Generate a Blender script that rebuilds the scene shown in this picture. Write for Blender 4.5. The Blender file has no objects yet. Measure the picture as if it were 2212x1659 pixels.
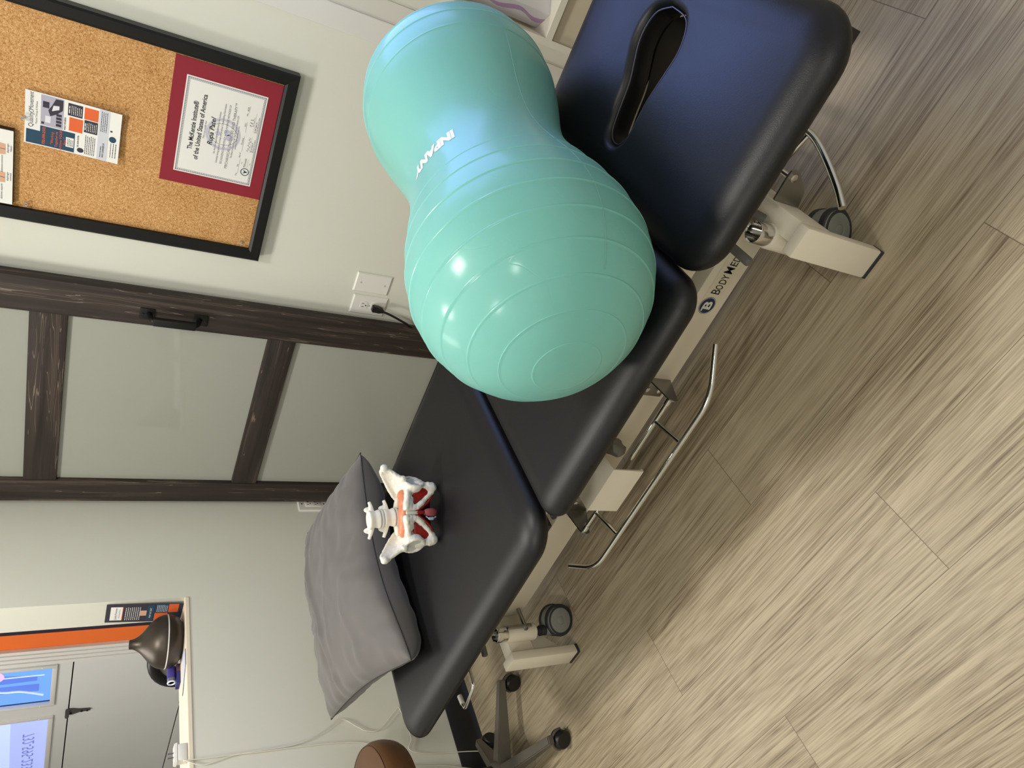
import bpy, bmesh, math, random
from mathutils import Vector, Matrix, noise
random.seed(7)
PI = math.pi
scn = bpy.context.scene
COL = scn.collection
H0 = 1.305                      # lens height above the floor

# ------------------------------------------------------------------ camera
def make_camera():
    yaw, pitch, roll = 0.635915, 0.535393, -0.104987
    cy, sy, cp, sp = math.cos(yaw), math.sin(yaw), math.cos(pitch), math.sin(pitch)
    f = Vector((-sy*cp, cy*cp, -sp)); r = Vector((cy, sy, 0)); d = f.cross(r)
    c, s = math.cos(roll), math.sin(roll)
    r2 = c*r + s*d; d2 = -s*r + c*d
    cam = bpy.data.cameras.new('camera'); co = bpy.data.objects.new('camera', cam)
    COL.objects.link(co)
    cam.sensor_width = 36.0; cam.lens = 36.0*1500.0/2212.0
    cam.clip_start = 0.02; cam.clip_end = 60
    m = Matrix((d2, r2, -f)).transposed().to_4x4()     # the phone was held sideways
    m.translation = (0, 0, H0)
    co.matrix_world = m
    scn.camera = co
make_camera()

# ------------------------------------------------------------------ world, light, exposure
scn.view_settings.view_transform = 'Standard'
scn.view_settings.look = 'None'
scn.view_settings.gamma = 1.0
scn.view_settings.use_curve_mapping = False
scn.view_settings.exposure = 0.0
w = bpy.data.worlds.new('world'); scn.world = w; w.use_nodes = True
w.node_tree.nodes['Background'].inputs[0].default_value = (0.55, 0.68, 1.0, 1)
w.node_tree.nodes['Background'].inputs[1].default_value = 0.6

WARM = (1.0, 0.97, 0.89)
def area(name, loc, size, power, color, rot=(0, 0, 0)):
    l = bpy.data.lights.new(name, 'AREA'); l.shape = 'RECTANGLE'
    l.size, l.size_y = size; l.energy = power; l.color = color
    o = bpy.data.objects.new(name, l); o.location = loc; o.rotation_euler = rot
    COL.objects.link(o); return o
CEIL = 2.46
LAMPS = [(-0.50, 0.95, (0.30, 0.30), 17.5), (-1.80, 0.95, (0.30, 0.30), 20.0), (-0.9, -0.7, (0.3, 0.3), 15.0), (0.6, -0.6, (0.3, 0.3), 12.0)]
for lx, ly, ls, lp in LAMPS:
    area('lamp_light', (lx, ly, CEIL-0.02), ls, lp, WARM)
area('garage_light', (-3.4, 1.2, 2.3), (0.8, 0.8), 20.0, (1.0, 0.96, 0.9))

# ------------------------------------------------------------------ helpers: materials
def lin(c):
    return tuple((v/255/12.92 if v/255 <= 0.04045 else ((v/255+0.055)/1.055)**2.4) for v in c)
def M(name, rgb, rough=0.5, metal=0.0, spec=0.5, emit=0.0, coat=0.0, bump=None, trans=0.0, var=None, alpha=None):
    m = bpy.data.materials.new(name); m.use_nodes = True
    nt = m.node_tree; b = nt.nodes['Principled BSDF']
    c = lin(rgb) + (1,)
    b.inputs['Base Color'].default_value = c
    b.inputs['Roughness'].default_value = rough
    b.inputs['Metallic'].default_value = metal
    b.inputs['Specular IOR Level'].default_value = spec
    b.inputs['Coat Weight'].default_value = coat
    b.inputs['Transmission Weight'].default_value = trans
    if emit:
        b.inputs['Emission Color'].default_value = c
        b.inputs['Emission Strength'].default_value = emit
    tc = nt.nodes.new('ShaderNodeTexCoord')
    if var:                                   # var = (scale, amount, stretch)
        n = nt.nodes.new('ShaderNodeTexNoise'); n.inputs['Scale'].default_value = var[0]
        n.inputs['Detail'].default_value = 5
        mp = nt.nodes.new('ShaderNodeMapping'); mp.inputs['Scale'].default_value = var[2]
        nt.links.new(tc.outputs['Object'], mp.inputs[0]); nt.links.new(mp.outputs[0], n.inputs[0])
        mx = nt.nodes.new('ShaderNodeMix'); mx.data_type = 'RGBA'
        a = var[1]
        mx.inputs[6].default_value = tuple(v*(1-a) for v in c[:3])+(1,)
        mx.inputs[7].default_value = tuple(min(1, v*(1+a)) for v in c[:3])+(1,)
        nt.links.new(n.outputs[0], mx.inputs[0]); nt.links.new(mx.outputs[2], b.inputs['Base Color'])
    if bump:                                  # bump = (scale, strength, distance)
        n = nt.nodes.new('ShaderNodeTexNoise'); n.inputs['Scale'].default_value = bump[0]; n.inputs['Detail'].default_value = 3
        bp = nt.nodes.new('ShaderNodeBump'); bp.inputs['Strength'].default_value = bump[1]; bp.inputs['Distance'].default_value = bump[2]
        nt.links.new(tc.outputs['Object'], n.inputs[0]); nt.links.new(n.outputs[0], bp.inputs['Height'])
        nt.links.new(bp.outputs[0], b.inputs['Normal'])
    return m
def node(nt, t, **kw):
    n = nt.nodes.new(t)
    for k, v in kw.items(): setattr(n, k, v)
    return n
def ramp(nt, src, stops):
    r = node(nt, 'ShaderNodeValToRGB'); e = r.color_ramp.elements
    e[0].position, e[0].color = stops[0][0], lin(stops[0][1])+(1,)
    e[1].position, e[1].color = stops[-1][0], lin(stops[-1][1])+(1,)
    for p, c in stops[1:-1]:
        x = e.new(p); x.color = lin(c)+(1,)
    nt.links.new(src, r.inputs[0]); return r
def math_n(nt, op, a, b=None):
    n = node(nt, 'ShaderNodeMath', operation=op)
    for i, v in enumerate((a, b)):
        if v is None: continue
        if isinstance(v, (int, float)): n.inputs[i].default_value = v
        else: nt.links.new(v, n.inputs[i])
    return n.outputs[0]

def mat_floor():
    m = bpy.data.materials.new('vinyl_plank'); m.use_nodes = True; nt = m.node_tree; b = nt.nodes['Principled BSDF']
    tc = node(nt, 'ShaderNodeNewGeometry'); sx = node(nt, 'ShaderNodeSeparateXYZ'); nt.links.new(tc.outputs['Position'], sx.inputs[0])
    X, Y = sx.outputs[0], sx.outputs[1]
    PW, PL = 0.182, 1.22
    yr = math_n(nt, 'DIVIDE', math_n(nt, 'ADD', Y, -0.372+PW*40), PW)
    row = math_n(nt, 'FLOOR', yr); fy = math_n(nt, 'FRACT', yr)
    # row 40 starts at Y=.372 with a joint at X=-.575
    off = math_n(nt, 'MULTIPLY', math_n(nt, 'ADD', row, -40.0), -0.49)
    xr = math_n(nt, 'DIVIDE', math_n(nt, 'ADD', math_n(nt, 'ADD', X, 0.575+PL*60), off), PL)
    colm = math_n(nt, 'FLOOR', xr); fx = math_n(nt, 'FRACT', xr)
    idn = node(nt, 'ShaderNodeCombineXYZ'); nt.links.new(row, idn.inputs[0]); nt.links.new(colm, idn.inputs[1])
    wn = node(nt, 'ShaderNodeTexWhiteNoise'); nt.links.new(idn.outputs[0], wn.inputs[0])
    # grain coordinates: stretched along the plank, shifted for each plank
    gx = math_n(nt, 'ADD', math_n(nt, 'MULTIPLY', X, 1.0), math_n(nt, 'MULTIPLY', wn.outputs[0], 37.0))
    gc = node(nt, 'ShaderNodeCombineXYZ'); nt.links.new(gx, gc.inputs[0]); nt.links.new(Y, gc.inputs[1]); nt.links.new(wn.outputs[0], gc.inputs[2])
    def streak(sx_, sy_, det, dist=0.0):
        mp = node(nt, 'ShaderNodeMapping'); mp.inputs['Scale'].default_value = (sx_, sy_, 5.0)
        nt.links.new(gc.outputs[0], mp.inputs[0])
        n = node(nt, 'ShaderNodeTexNoise'); n.inputs['Scale'].default_value = 1.0; n.inputs['Detail'].default_value = det
        n.inputs['Distortion'].default_value = dist
        nt.links.new(mp.outputs[0], n.inputs[0]); return n.outputs[0]
    broad = streak(1.3, 16, 3, 1.0); fine = streak(9, 420, 3); mid = streak(4.0, 130, 4, .3)
    # cathedral figure
    mp = node(nt, 'ShaderNodeMapping'); mp.inputs['Scale'].default_value = (1.1, 9.0, 3.0); nt.links.new(gc.outputs[0], mp.inputs[0])
    fg = node(nt, 'ShaderNodeTexNoise'); fg.inputs['Scale'].default_value = 1.3; fg.inputs['Detail'].default_value = 1; nt.links.new(mp.outputs[0], fg.inputs[0])
    rings = math_n(nt, 'FRACT', math_n(nt, 'MULTIPLY', fg.outputs[0], 15.0))
    rings = math_n(nt, 'ABSOLUTE', math_n(nt, 'SUBTRACT', rings, 0.5))
    v = math_n(nt, 'ADD', math_n(nt, 'MULTIPLY', broad, 0.24), math_n(nt, 'MULTIPLY', mid, 0.32))
    v = math_n(nt, 'ADD', v, math_n(nt, 'MULTIPLY', fine, 0.46))
    v = math_n(nt, 'ADD', v, math_n(nt, 'MULTIPLY', rings, 0.07))
    v = math_n(nt, 'ADD', v, math_n(nt, 'MULTIPLY', math_n(nt, 'SUBTRACT', wn.outputs[0], 0.5), 0.07))
    r = ramp(nt, v, [(0.35, (102, 88, 68)), (0.46, (148, 133, 109)), (0.55, (170, 156, 131)), (0.69, (187, 173, 148))])
    # joints
    jy = math_n(nt, 'MINIMUM', fy, math_n(nt, 'SUBTRACT', 1.0, fy)); jx = math_n(nt, 'MINIMUM', fx, math_n(nt, 'SUBTRACT', 1.0, fx))
    my = math_n(nt, 'LESS_THAN', jy, 0.0035); mx_ = math_n(nt, 'LESS_THAN', jx, 0.0007)
    jm = math_n(nt, 'MAXIMUM', my, mx_)
    mix = node(nt, 'ShaderNodeMix', data_type='RGBA'); nt.links.new(math_n(nt, 'MULTIPLY', jm, 0.75), mix.inputs[0])
    nt.links.new(r.outputs[0], mix.inputs[6]); mix.inputs[7].default_value = lin((84, 70, 52))+(1,)
    nt.links.new(mix.outputs[2], b.inputs['Base Color'])
    b.inputs['Roughness'].default_value = 0.42; b.inputs['Specular IOR Level'].default_value = 0.4
    bp = node(nt, 'ShaderNodeBump'); bp.inputs['Strength'].default_value = 0.25; bp.inputs['Distance'].default_value = 0.001
    nt.links.new(math_n(nt, 'SUBTRACT', fine, jm), bp.inputs['Height']); nt.links.new(bp.outputs[0], b.inputs['Normal'])
    return m
def mat_dark_wood(name, axis):
    m = bpy.data.materials.new(name); m.use_nodes = True; nt = m.node_tree; b = nt.nodes['Principled BSDF']
    tc = node(nt, 'ShaderNodeTexCoord')
    s = {'z': (38, 38, 1.6), 'x': (1.6, 38, 38)}[axis]; s2 = {'z': (26, 26, 1.1), 'x': (1.1, 26, 26)}[axis]; s3 = {'z': (120, 120, 6), 'x': (6, 120, 120)}[axis]
    def nz(sc, det, dist):
        mp = node(nt, 'ShaderNodeMapping'); mp.inputs['Scale'].default_value = sc; nt.links.new(tc.outputs['Object'], mp.inputs[0])
        n = node(nt, 'ShaderNodeTexNoise'); n.inputs['Scale'].default_value = 1; n.inputs['Detail'].default_value = det; n.inputs['Distortion'].default_value = dist
        nt.links.new(mp.outputs[0], n.inputs[0]); return n.outputs[0]
    a = nz(s, 4, .6); fig = nz(s2, 2, .15); thin = nz(s3, 3, 0)
    rr = math_n(nt, 'ABSOLUTE', math_n(nt, 'SUBTRACT', math_n(nt, 'FRACT', math_n(nt, 'MULTIPLY', fig, 17.0)), 0.5))
    line = math_n(nt, 'LESS_THAN', rr, 0.05)
    worn = math_n(nt, 'MULTIPLY', line, math_n(nt, 'GREATER_THAN', a, 0.55))
    r = ramp(nt, a, [(0.3, (36, 29, 26)), (0.55, (54, 45, 41)), (0.8, (74, 63, 57))])
    mix = node(nt, 'ShaderNodeMix', data_type='RGBA'); nt.links.new(math_n(nt, 'MULTIPLY', worn, 0.36), mix.inputs[0])
    nt.links.new(r.outputs[0], mix.inputs[6]); mix.inputs[7].default_value = lin((168, 148, 130))+(1,)
    nt.links.new(mix.outputs[2], b.inputs['Base Color']); b.inputs['Roughness'].default_value = 0.62; b.inputs['Specular IOR Level'].default_value = 0.35
    bp = node(nt, 'ShaderNodeBump'); bp.inputs['Strength'].default_value = 0.35; bp.inputs['Distance'].default_value = 0.002
    nt.links.new(math_n(nt, 'ADD', thin, math_n(nt, 'MULTIPLY', rr, .6)), bp.inputs['Height']); nt.links.new(bp.outputs[0], b.inputs['Normal'])
    return m
def mat_cork():
    m = bpy.data.materials.new('cork'); m.use_nodes = True; nt = m.node_tree; b = nt.nodes['Principled BSDF']
    tc = node(nt, 'ShaderNodeTexCoord')
    def nz(sc, det):
        n = node(nt, 'ShaderNodeTexNoise'); n.inputs['Scale'].default_value = sc; n.inputs['Detail'].default_value = det
        nt.links.new(tc.outputs['Object'], n.inputs[0]); return n.outputs[0]
    v = math_n(nt, 'ADD', math_n(nt, 'MULTIPLY', nz(9, 3), .14), math_n(nt, 'ADD', math_n(nt, 'MULTIPLY', nz(520, 2), .5), math_n(nt, 'MULTIPLY', nz(190, 2), .36)))
    r = ramp(nt, v, [(0.36, (142, 94, 48)), (0.46, (192, 142, 88)), (0.54, (206, 158, 104)), (0.64, (228, 192, 142))])
    nt.links.new(r.outputs[0], b.inputs['Base Color']); b.inputs['Roughness'].default_value = 0.85; b.inputs['Specular IOR Level'].default_value = 0.2
    return m
def mat_glass_frosted():
    m = M('frosted_pane', (160, 162, 153), 0.6, spec=0.3)
    b = m.node_tree.nodes['Principled BSDF']; b.inputs['Coat Weight'].default_value = 0.75; b.inputs['Coat Roughness'].default_value = 0.012; b.inputs['Coat IOR'].default_value = 1.5
    return m
def mat_leather(name, rgb, rough):
    m = M(name, rgb, rough, spec=0.38); nt = m.node_tree; b = nt.nodes['Principled BSDF']; tc = node(nt, 'ShaderNodeTexCoord')
    vo = node(nt, 'ShaderNodeTexVoronoi'); vo.inputs['Scale'].default_value = 640; nt.links.new(tc.outputs['Object'], vo.inputs[0])
    n = node(nt, 'ShaderNodeTexNoise'); n.inputs['Scale'].default_value = 260; nt.links.new(tc.outputs['Object'], n.inputs[0])
    bp = node(nt, 'ShaderNodeBump'); bp.inputs['Strength'].default_value = 0.16; bp.inputs['Distance'].default_value = 0.0006
    nt.links.new(math_n(nt, 'ADD', vo.outputs[0], n.outputs[0]), bp.inputs['Height']); nt.links.new(bp.outputs[0], b.inputs['Normal'])
    return m

MT = {}
MT['floor'] = mat_floor()
MT['wood_z'] = mat_dark_wood('dark_wood_upright', 'z'); MT['wood_x'] = mat_dark_wood('dark_wood_level', 'x')
MT['cork'] = mat_cork(); MT['frost'] = mat_glass_frosted()
MT['wall'] = M('wall_paint', (221, 221, 210), 0.55, spec=0.3, bump=(60, 0.08, 0.002), var=(2.2, 0.025, (1, 1, 1)))
MT['wallw'] = M('white_gloss', (222, 220, 216), 0.3, spec=0.5)
MT['ceil'] = M('ceiling_paint', (232, 229, 220), 0.8)
MT['leather'] = mat_leather('black_leather', (14, 13, 16), 0.43)
MT['black_vinyl'] = M('black_vinyl', (17, 16, 17), 0.45)
MT['black_frame'] = M('black_frame', (10, 10, 11), 0.42, spec=.35)
MT['cream'] = M('cream_paint', (230, 222, 204), 0.42, bump=(300, 0.05, 0.0004))
MT['chrome'] = M('chrome', (215, 215, 212), 0.12, metal=1.0)
MT['steel'] = M('steel', (150, 150, 148), 0.3, metal=1.0)
MT['grey_rubber'] = M('grey_rubber', (88, 86, 84), 0.6)
MT['dark_rubber'] = M('dark_rubber', (40, 42, 45), 0.6)
MT['caster_grey'] = M('caster_grey', (128, 130, 124), 0.5)
MT['bronze'] = M('bronze_metal', (72, 64, 56), 0.4, metal=0.6)
MT['paper'] = M('paper', (236, 235, 231), 0.7)
MT['ink'] = M('ink', (22, 22, 34), 0.7); MT['inkgrey'] = M('ink_grey', (112, 112, 124), 0.7); MT['lilac'] = M('lilac_print', (196, 194, 214), 0.7)
MT['teal'] = M('teal_print', (28, 66, 92), 0.7); MT['orange'] = M('orange_print', (224, 100, 46), 0.7); MT['char'] = M('charcoal_print', (50, 46, 60), 0.7)
MT['white'] = M('white_plastic', (232, 230, 224), 0.35)
MT['red_mat'] = M('red_mat', (142, 28, 46), 0.75, bump=(500, 0.05, 0.0004))
MT['clear'] = M('clear_plastic', (245, 245, 248), 0.05, trans=0.9)
MT['navy'] = M('navy_print', (16, 44, 78), 0.5)
MT['iron'] = M('black_iron', (26, 24, 24), 0.5, metal=0.4)
MT['black'] = M('black_plastic', (12, 12, 13), 0.42)

# ------------------------------------------------------------------ helpers: geometry
def wloc(o):
    v = Vector((0, 0, 0))
    while o is not None:
        v += o.location; o = o.parent
    return v
def obj(name, bm, mat, parent=None, smooth=True, label=None, angle=40):
    me = bpy.data.meshes.new(name)
    bmesh.ops.recalc_face_normals(bm, faces=bm.faces)
    if smooth:
        ca = math.radians(angle)
        for fc in bm.faces: fc.smooth = True
        for e in bm.edges:
            if len(e.link_faces) == 2 and e.calc_face_angle(0) > ca: e.smooth = False
    o = bpy.data.objects.new(name, me); COL.objects.link(o)
    if parent is not None:
        o.parent = parent
        off = wloc(parent)
    else:
        xs = [v.co for v in bm.verts]
        mn = Vector([min(c[i] for c in xs) for i in range(3)]); mxx = Vector([max(c[i] for c in xs) for i in range(3)])
        off = Vector(((mn.x+mxx.x)/2, (mn.y+mxx.y)/2, mn.z)); o.location = off
    bmesh.ops.translate(bm, verts=bm.verts, vec=-off)
    bm.to_mesh(me); bm.free()
    for mm in (mat if isinstance(mat, (list, tuple)) else [mat]): me.materials.append(mm)
    if label: o['label'] = label
    return o
def tag(o, label, cat, group=None, kind=None):
    o['label'] = label; o['category'] = cat
    if group: o['group'] = group
    if kind: o['kind'] = kind
    return o
def thing(name, loc, label, cat, group=None, kind=None):
    o = bpy.data.objects.new(name, None); COL.objects.link(o); o.location = loc; o.empty_display_size = .05
    return tag(o, label, cat, group, kind)
def nb(): return bmesh.new()
def box(bm, x0, x1, y0, y1, z0, z1, bev=0.0, seg=2):
    vs = [bm.verts.new(p) for p in ((x0,y0,z0),(x1,y0,z0),(x1,y1,z0),(x0,y1,z0),(x0,y0,z1),(x1,y0,z1),(x1,y1,z1),(x0,y1,z1))]
    fs = [bm.faces.new([vs[i] for i in q]) for q in ((3,2,1,0),(4,5,6,7),(0,1,5,4),(1,2,6,5),(2,3,7,6),(3,0,4,7))]
    if bev:
        es = list({e for fc in fs for e in fc.edges})
        bmesh.ops.bevel(bm, geom=es, offset=bev, segments=seg, profile=0.5, affect='EDGES')
    return bm
def bx(*a, **k): return box(nb(), *a, **k)
def frame_of(d):
    d = d.normalized(); a = Vector((0, 0, 1)) if abs(d.z) < 0.9 else Vector((1, 0, 0))
    u = d.cross(a).normalized(); v = d.cross(u).normalized(); return u, v
def tube(bm, pts, r, seg=12, caps=True, closed=False):
    pts = [Vector(p) for p in pts]; n = len(pts); rr = r if isinstance(r, (list, tuple)) else [r]*n
    rings = []; u = None
    for i, p in enumerate(pts):
        a = pts[i-1] if (i > 0 or closed) else p; b = pts[(i+1) % n] if (i < n-1 or closed) else p
        d = (b-a).normalized()
        if u is None: u, _ = frame_of(d)
        u = (u - d*u.dot(d)).normalized(); v = d.cross(u)
        rings.append([bm.verts.new(p + (u*math.cos(2*PI*k/seg) + v*math.sin(2*PI*k/seg))*rr[i]) for k in range(seg)])
    for i in range(n-1 + (1 if closed else 0)):
        A, B = rings[i], rings[(i+1) % n]
        for k in range(seg): bm.faces.new((A[k], A[(k+1) % seg], B[(k+1) % seg], B[k]))
    if caps and not closed:
        bm.faces.new(rings[0][::-1]); bm.faces.new(rings[-1])
    return bm
def smooth_path(pts, n=8):
    P = [Vector(p) for p in pts]; out = []
    for i in range(len(P)-1):
        p0 = P[max(i-1, 0)]; p1 = P[i]; p2 = P[i+1]; p3 = P[min(i+2, len(P)-1)]
        for k in range(n):
            t = k/n
            out.append(0.5*((2*p1)+(-p0+p2)*t+(2*p0-5*p1+4*p2-p3)*t*t+(-p0+3*p1-3*p2+p3)*t**3))
    out.append(P[-1]); return out
def fillet(pts, r, n=6):
    P = [Vector(p) for p in pts]; out = [P[0]]
    for i in range(1, len(P)-1):
        a = (P[i-1]-P[i]).normalized(); b = (P[i+1]-P[i]).normalized()
        s, e = P[i]+a*r, P[i]+b*r
        for k in range(n+1):
            t = k/n; out.append((1-t)**2*s + 2*t*(1-t)*P[i] + t*t*e)
    out.append(P[-1]); return out
def lathe(bm, prof, org, axis=(0, 0, 1), seg=32):
    axis = Vector(axis).normalized(); u, v = frame_of(axis); org = Vector(org); rings = []
    for r, h in prof:
        c = org + axis*h
        if r < 1e-6: rings.append([bm.verts.new(c)])
        else: rings.append([bm.verts.new(c + (u*math.cos(2*PI*k/seg)+v*math.sin(2*PI*k/seg))*r) for k in range(seg)])
    for A, B in zip(rings, rings[1:]):
        for k in range(seg):
            q = [A[k % len(A)], A[(k+1) % len(A)], B[(k+1) % len(B)], B[k % len(B)]]
            q2 = []
            for x in q:
                if x not in q2: q2.append(x)
            if len(q2) > 2: bm.faces.new(q2)
    for R in (rings[0], rings[-1]):
        if len(R) > 2: bm.faces.new(R)
    return bm
def ell(bm, c, r, seg=20, rot=None):
    m = Matrix.Translation(c) @ (rot.to_4x4() if rot else Matrix.Identity(4)) @ Matrix.Diagonal((r[0], r[1], r[2], 1))
    bmesh.ops.create_uvsphere(bm, u_segments=seg, v_segments=max(8, seg//2), radius=1, matrix=m); return bm
def prism(bm, poly, mp, t):
    """polygon of (a,b) mapped by mp(a,b,depth) and given thickness t"""
    f0 = [bm.verts.new(mp(a, b, 0)) for a, b in poly]; f1 = [bm.verts.new(mp(a, b, t)) for a, b in poly]
    bm.faces.new(f0); bm.faces.new(f1[::-1]); n = len(poly)
    for i in range(n): bm.faces.new((f0[i], f1[i], f1[(i+1) % n], f0[(i+1) % n]))
    return bm
def rect(bm, a0, a1, b0, b1, mp, d=0.0, na=1, nbb=1):
    g = [[bm.verts.new(mp(a0+(a1-a0)*i/na, b0+(b1-b0)*j/nbb, d)) for j in range(nbb+1)] for i in range(na+1)]
    for i in range(na):
        for j in range(nbb): bm.faces.new((g[i][j], g[i+1][j], g[i+1][j+1], g[i][j+1]))
    return bm
def sheet(bm, a0, a1, b0, b1, mp, t, na, n2):
    P = lambda i, j, d: bm.verts.new(mp(a0+(a1-a0)*i/na, b0+(b1-b0)*j/n2, d))
    F = [[P(i, j, t) for j in range(n2+1)] for i in range(na+1)]; K = [[P(i, j, 0) for j in range(n2+1)] for i in range(na+1)]
    for i in range(na):
        for j in range(n2):
            bm.faces.new((F[i][j], F[i+1][j], F[i+1][j+1], F[i][j+1])); bm.faces.new((K[i][j], K[i][j+1], K[i+1][j+1], K[i+1][j]))
    for i in range(na):
        for j in (0, n2): bm.faces.new((F[i][j], F[i+1][j], K[i+1][j], K[i][j]))
    for j in range(n2):
        for i in (0, na): bm.faces.new((F[i][j], F[i][j+1], K[i][j+1], K[i][j]))
    return bm
def disc(bm, a, b, r0, r1, mp, d=0.0, seg=40, sq=1.0):
    A = [bm.verts.new(mp(a+r1*math.cos(2*PI*k/seg), b+sq*r1*math.sin(2*PI*k/seg), d)) for k in range(seg)]
    if r0 <= 0: bm.faces.new(A); return bm
    B = [bm.verts.new(mp(a+r0*math.cos(2*PI*k/seg), b+sq*r0*math.sin(2*PI*k/seg), d)) for k in range(seg)]
    for k in range(seg): bm.faces.new((A[k], A[(k+1) % seg], B[(k+1) % seg], B[k]))
    return bm
def text(bm, s, size, mp, a=0, b=0, align='LEFT', shear=0.0, bold=0.0, d=0.0, wide=1.0, cuts=0, width=None, mirror=False):
    cu = bpy.data.curves.new('t', 'FONT'); cu.body = s; cu.size = size; cu.shear = shear; cu.offset = bold; cu.align_x = align; cu.resolution_u = 3
    o = bpy.data.objects.new('t', cu); COL.objects.link(o)
    dg = bpy.context.evaluated_depsgraph_get(); dg.update()
    me = bpy.data.meshes.new_from_object(o.evaluated_get(dg))
    tb = nb(); tb.from_mesh(me); bpy.data.objects.remove(o); bpy.data.curves.remove(cu); bpy.data.meshes.remove(me)
    if cuts:
        bmesh.ops.triangulate(tb, faces=tb.faces)
        for _ in range(cuts):
            bmesh.ops.subdivide_edges(tb, edges=[e for e in tb.edges if e.calc_length() > size*0.06], cuts=1)
            bmesh.ops.triangulate(tb, faces=tb.faces)
    if width and len(tb.verts):
        xs = [v.co.x for v in tb.verts]; wide = width/(max(xs)-min(xs))
    vm = {}
    sg = -1 if mirror else 1
    for v in tb.verts: vm[v] = bm.verts.new(mp(a+sg*v.co.x*wide, b+v.co.y, d))
    for fc in tb.faces:
        try: bm.faces.new([vm[v] for v in fc.verts])
        except ValueError: pass
    tb.free(); return bm
def fine_print(bm, a, c, width, h, mp, d):
    """a line of print too small to read: short dashes"""
    x = a
    while x < a+width-h:
        wd = min(h*random.uniform(1.0, 3.4), a+width-x)
        rect(bm, x, x+wd, c, c+h*.55, mp, d); x += wd+h*.55
    return bm
def flat(name, bm, mat, parent, label=None):
    """printed film: keep face order, no normal recalculation issues"""
    return obj(name, bm, mat, parent, smooth=False, label=label)
def evaluated(bm, mods):
    me = bpy.data.meshes.new('tmp'); bm.to_mesh(me); bm.free()
    o = bpy.data.objects.new('tmp', me); COL.objects.link(o)
    for t, kw in mods:
        md = o.modifiers.new(t, t)
        for k, v in kw.items(): setattr(md, k, v)
    dg = bpy.context.evaluated_depsgraph_get(); dg.update()
    m2 = bpy.data.meshes.new_from_object(o.evaluated_get(dg)); r = nb(); r.from_mesh(m2)
    bpy.data.objects.remove(o); bpy.data.meshes.remove(me); bpy.data.meshes.remove(m2)
    return r
def Z(z): return z + H0
def onwall(y):                       # wall facing the viewer: (a,b) = (x,z)
    return lambda a, b, d: Vector((a, y-d, b))

# ------------------------------------------------------------------ setting
YB, XL, XR, YF = 2.14, -2.32, 1.55, -1.30
def struct(name, bm, mat, label, cat, smooth=False):
    return tag(obj(name, bm, mat, None, smooth), label, cat, kind='structure')
struct('floor', bx(-2.45, XR, YF, 2.3, -0.05, 0), MT['floor'], 'taupe wood-grain vinyl plank floor under the treatment table', 'floor')
struct('ceiling', bx(-2.45, XR, YF, 2.3, CEIL, CEIL+.05), MT['ceil'], 'plain white ceiling over the treatment room', 'ceiling')
WX0, WX1, WZ0, WZ1 = -0.30, 0.62, 0.84, 1.75
b = nb()
box(b, XL, WX0, YB, YB+.12, 0, CEIL); box(b, WX1, XR, YB, YB+.12, 0, CEIL); box(b, WX0, WX1, YB, YB+.12, 0, WZ0); box(b, WX0, WX1, YB, YB+.12, WZ1, CEIL)
struct('wall_back', b, MT['wall'], 'off-white painted wall behind the sliding door and corkboard', 'wall')
OY1, OZ0, OZ1, OY0 = 1.65, Z(-.352), 2.05, 0.30       # opening in the left wall
b = nb()
box(b, XL-.135, XL, OY1, YB+.12, 0, CEIL); box(b, XL-.135, XL, YF, OY0, 0, CEIL); box(b, XL-.135, XL, OY0, OY1, 0, OZ0); box(b, XL-.135, XL, OY0, OY1, OZ1, CEIL)
struct('wall_left', b, MT['wall'], 'off-white painted wall with the pass-through opening', 'wall')
struct('wall_right', bx(XR, XR+.1, YF, YB+.12, 0, CEIL), MT['wall'], 'off-white wall on the right side of the room', 'wall')
struct('wall_front', bx(XL, XR, YF-.1, YF, 0, CEIL), MT['wall'], 'off-white wall behind the viewer', 'wall')
b = nb()
prof = [(0, 0), (0.017, 0), (0.011, 0.006), (0.007, 0.016), (0.005, .03), (0.005, 0.1), (0.002, 0.104), (0, 0.104)]
g = [[b.verts.new((XL+dx, y, z)) for dx, z in prof] for y in (YF, YB)]
for i in range(len(prof)): b.faces.new((g[0][i], g[0][(i+1) % len(prof)], g[1][(i+1) % len(prof)], g[1][i]))
b.faces.new(g[0]); b.faces.new(g[1])
struct('baseboard_left', b, MT['black_vinyl'], 'black vinyl cove base along the left wall', 'baseboard', True)
struct('baseboard_back', bx(XL+.02, -.42, YB-.008, YB, 0, .1, bev=.002), MT['black_vinyl'], 'black vinyl cove base along the back wall', 'baseboard')
struct('trim_1', bx(XL-.175, XL+.003, OY0-.0, OY1, OZ0, Z(-.336), bev=.003), M('sill_wood', (238, 226, 205), .45), 'pale painted sill board of the pass-through opening', 'sill')
struct('trim_2', bx(-.418, -.354, YB-.012, YB, 0, 2.3, bev=.003), MT['wallw'], 'white casing strip on the back wall beside the corkboard', 'trim')
struct('trim_3', bx(-.354, -.30, YB-.006, YB, 0, 2.3), M('white_panel', (214, 211, 204), .4), 'white panel edge to the right of the casing strip', 'trim')
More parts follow.
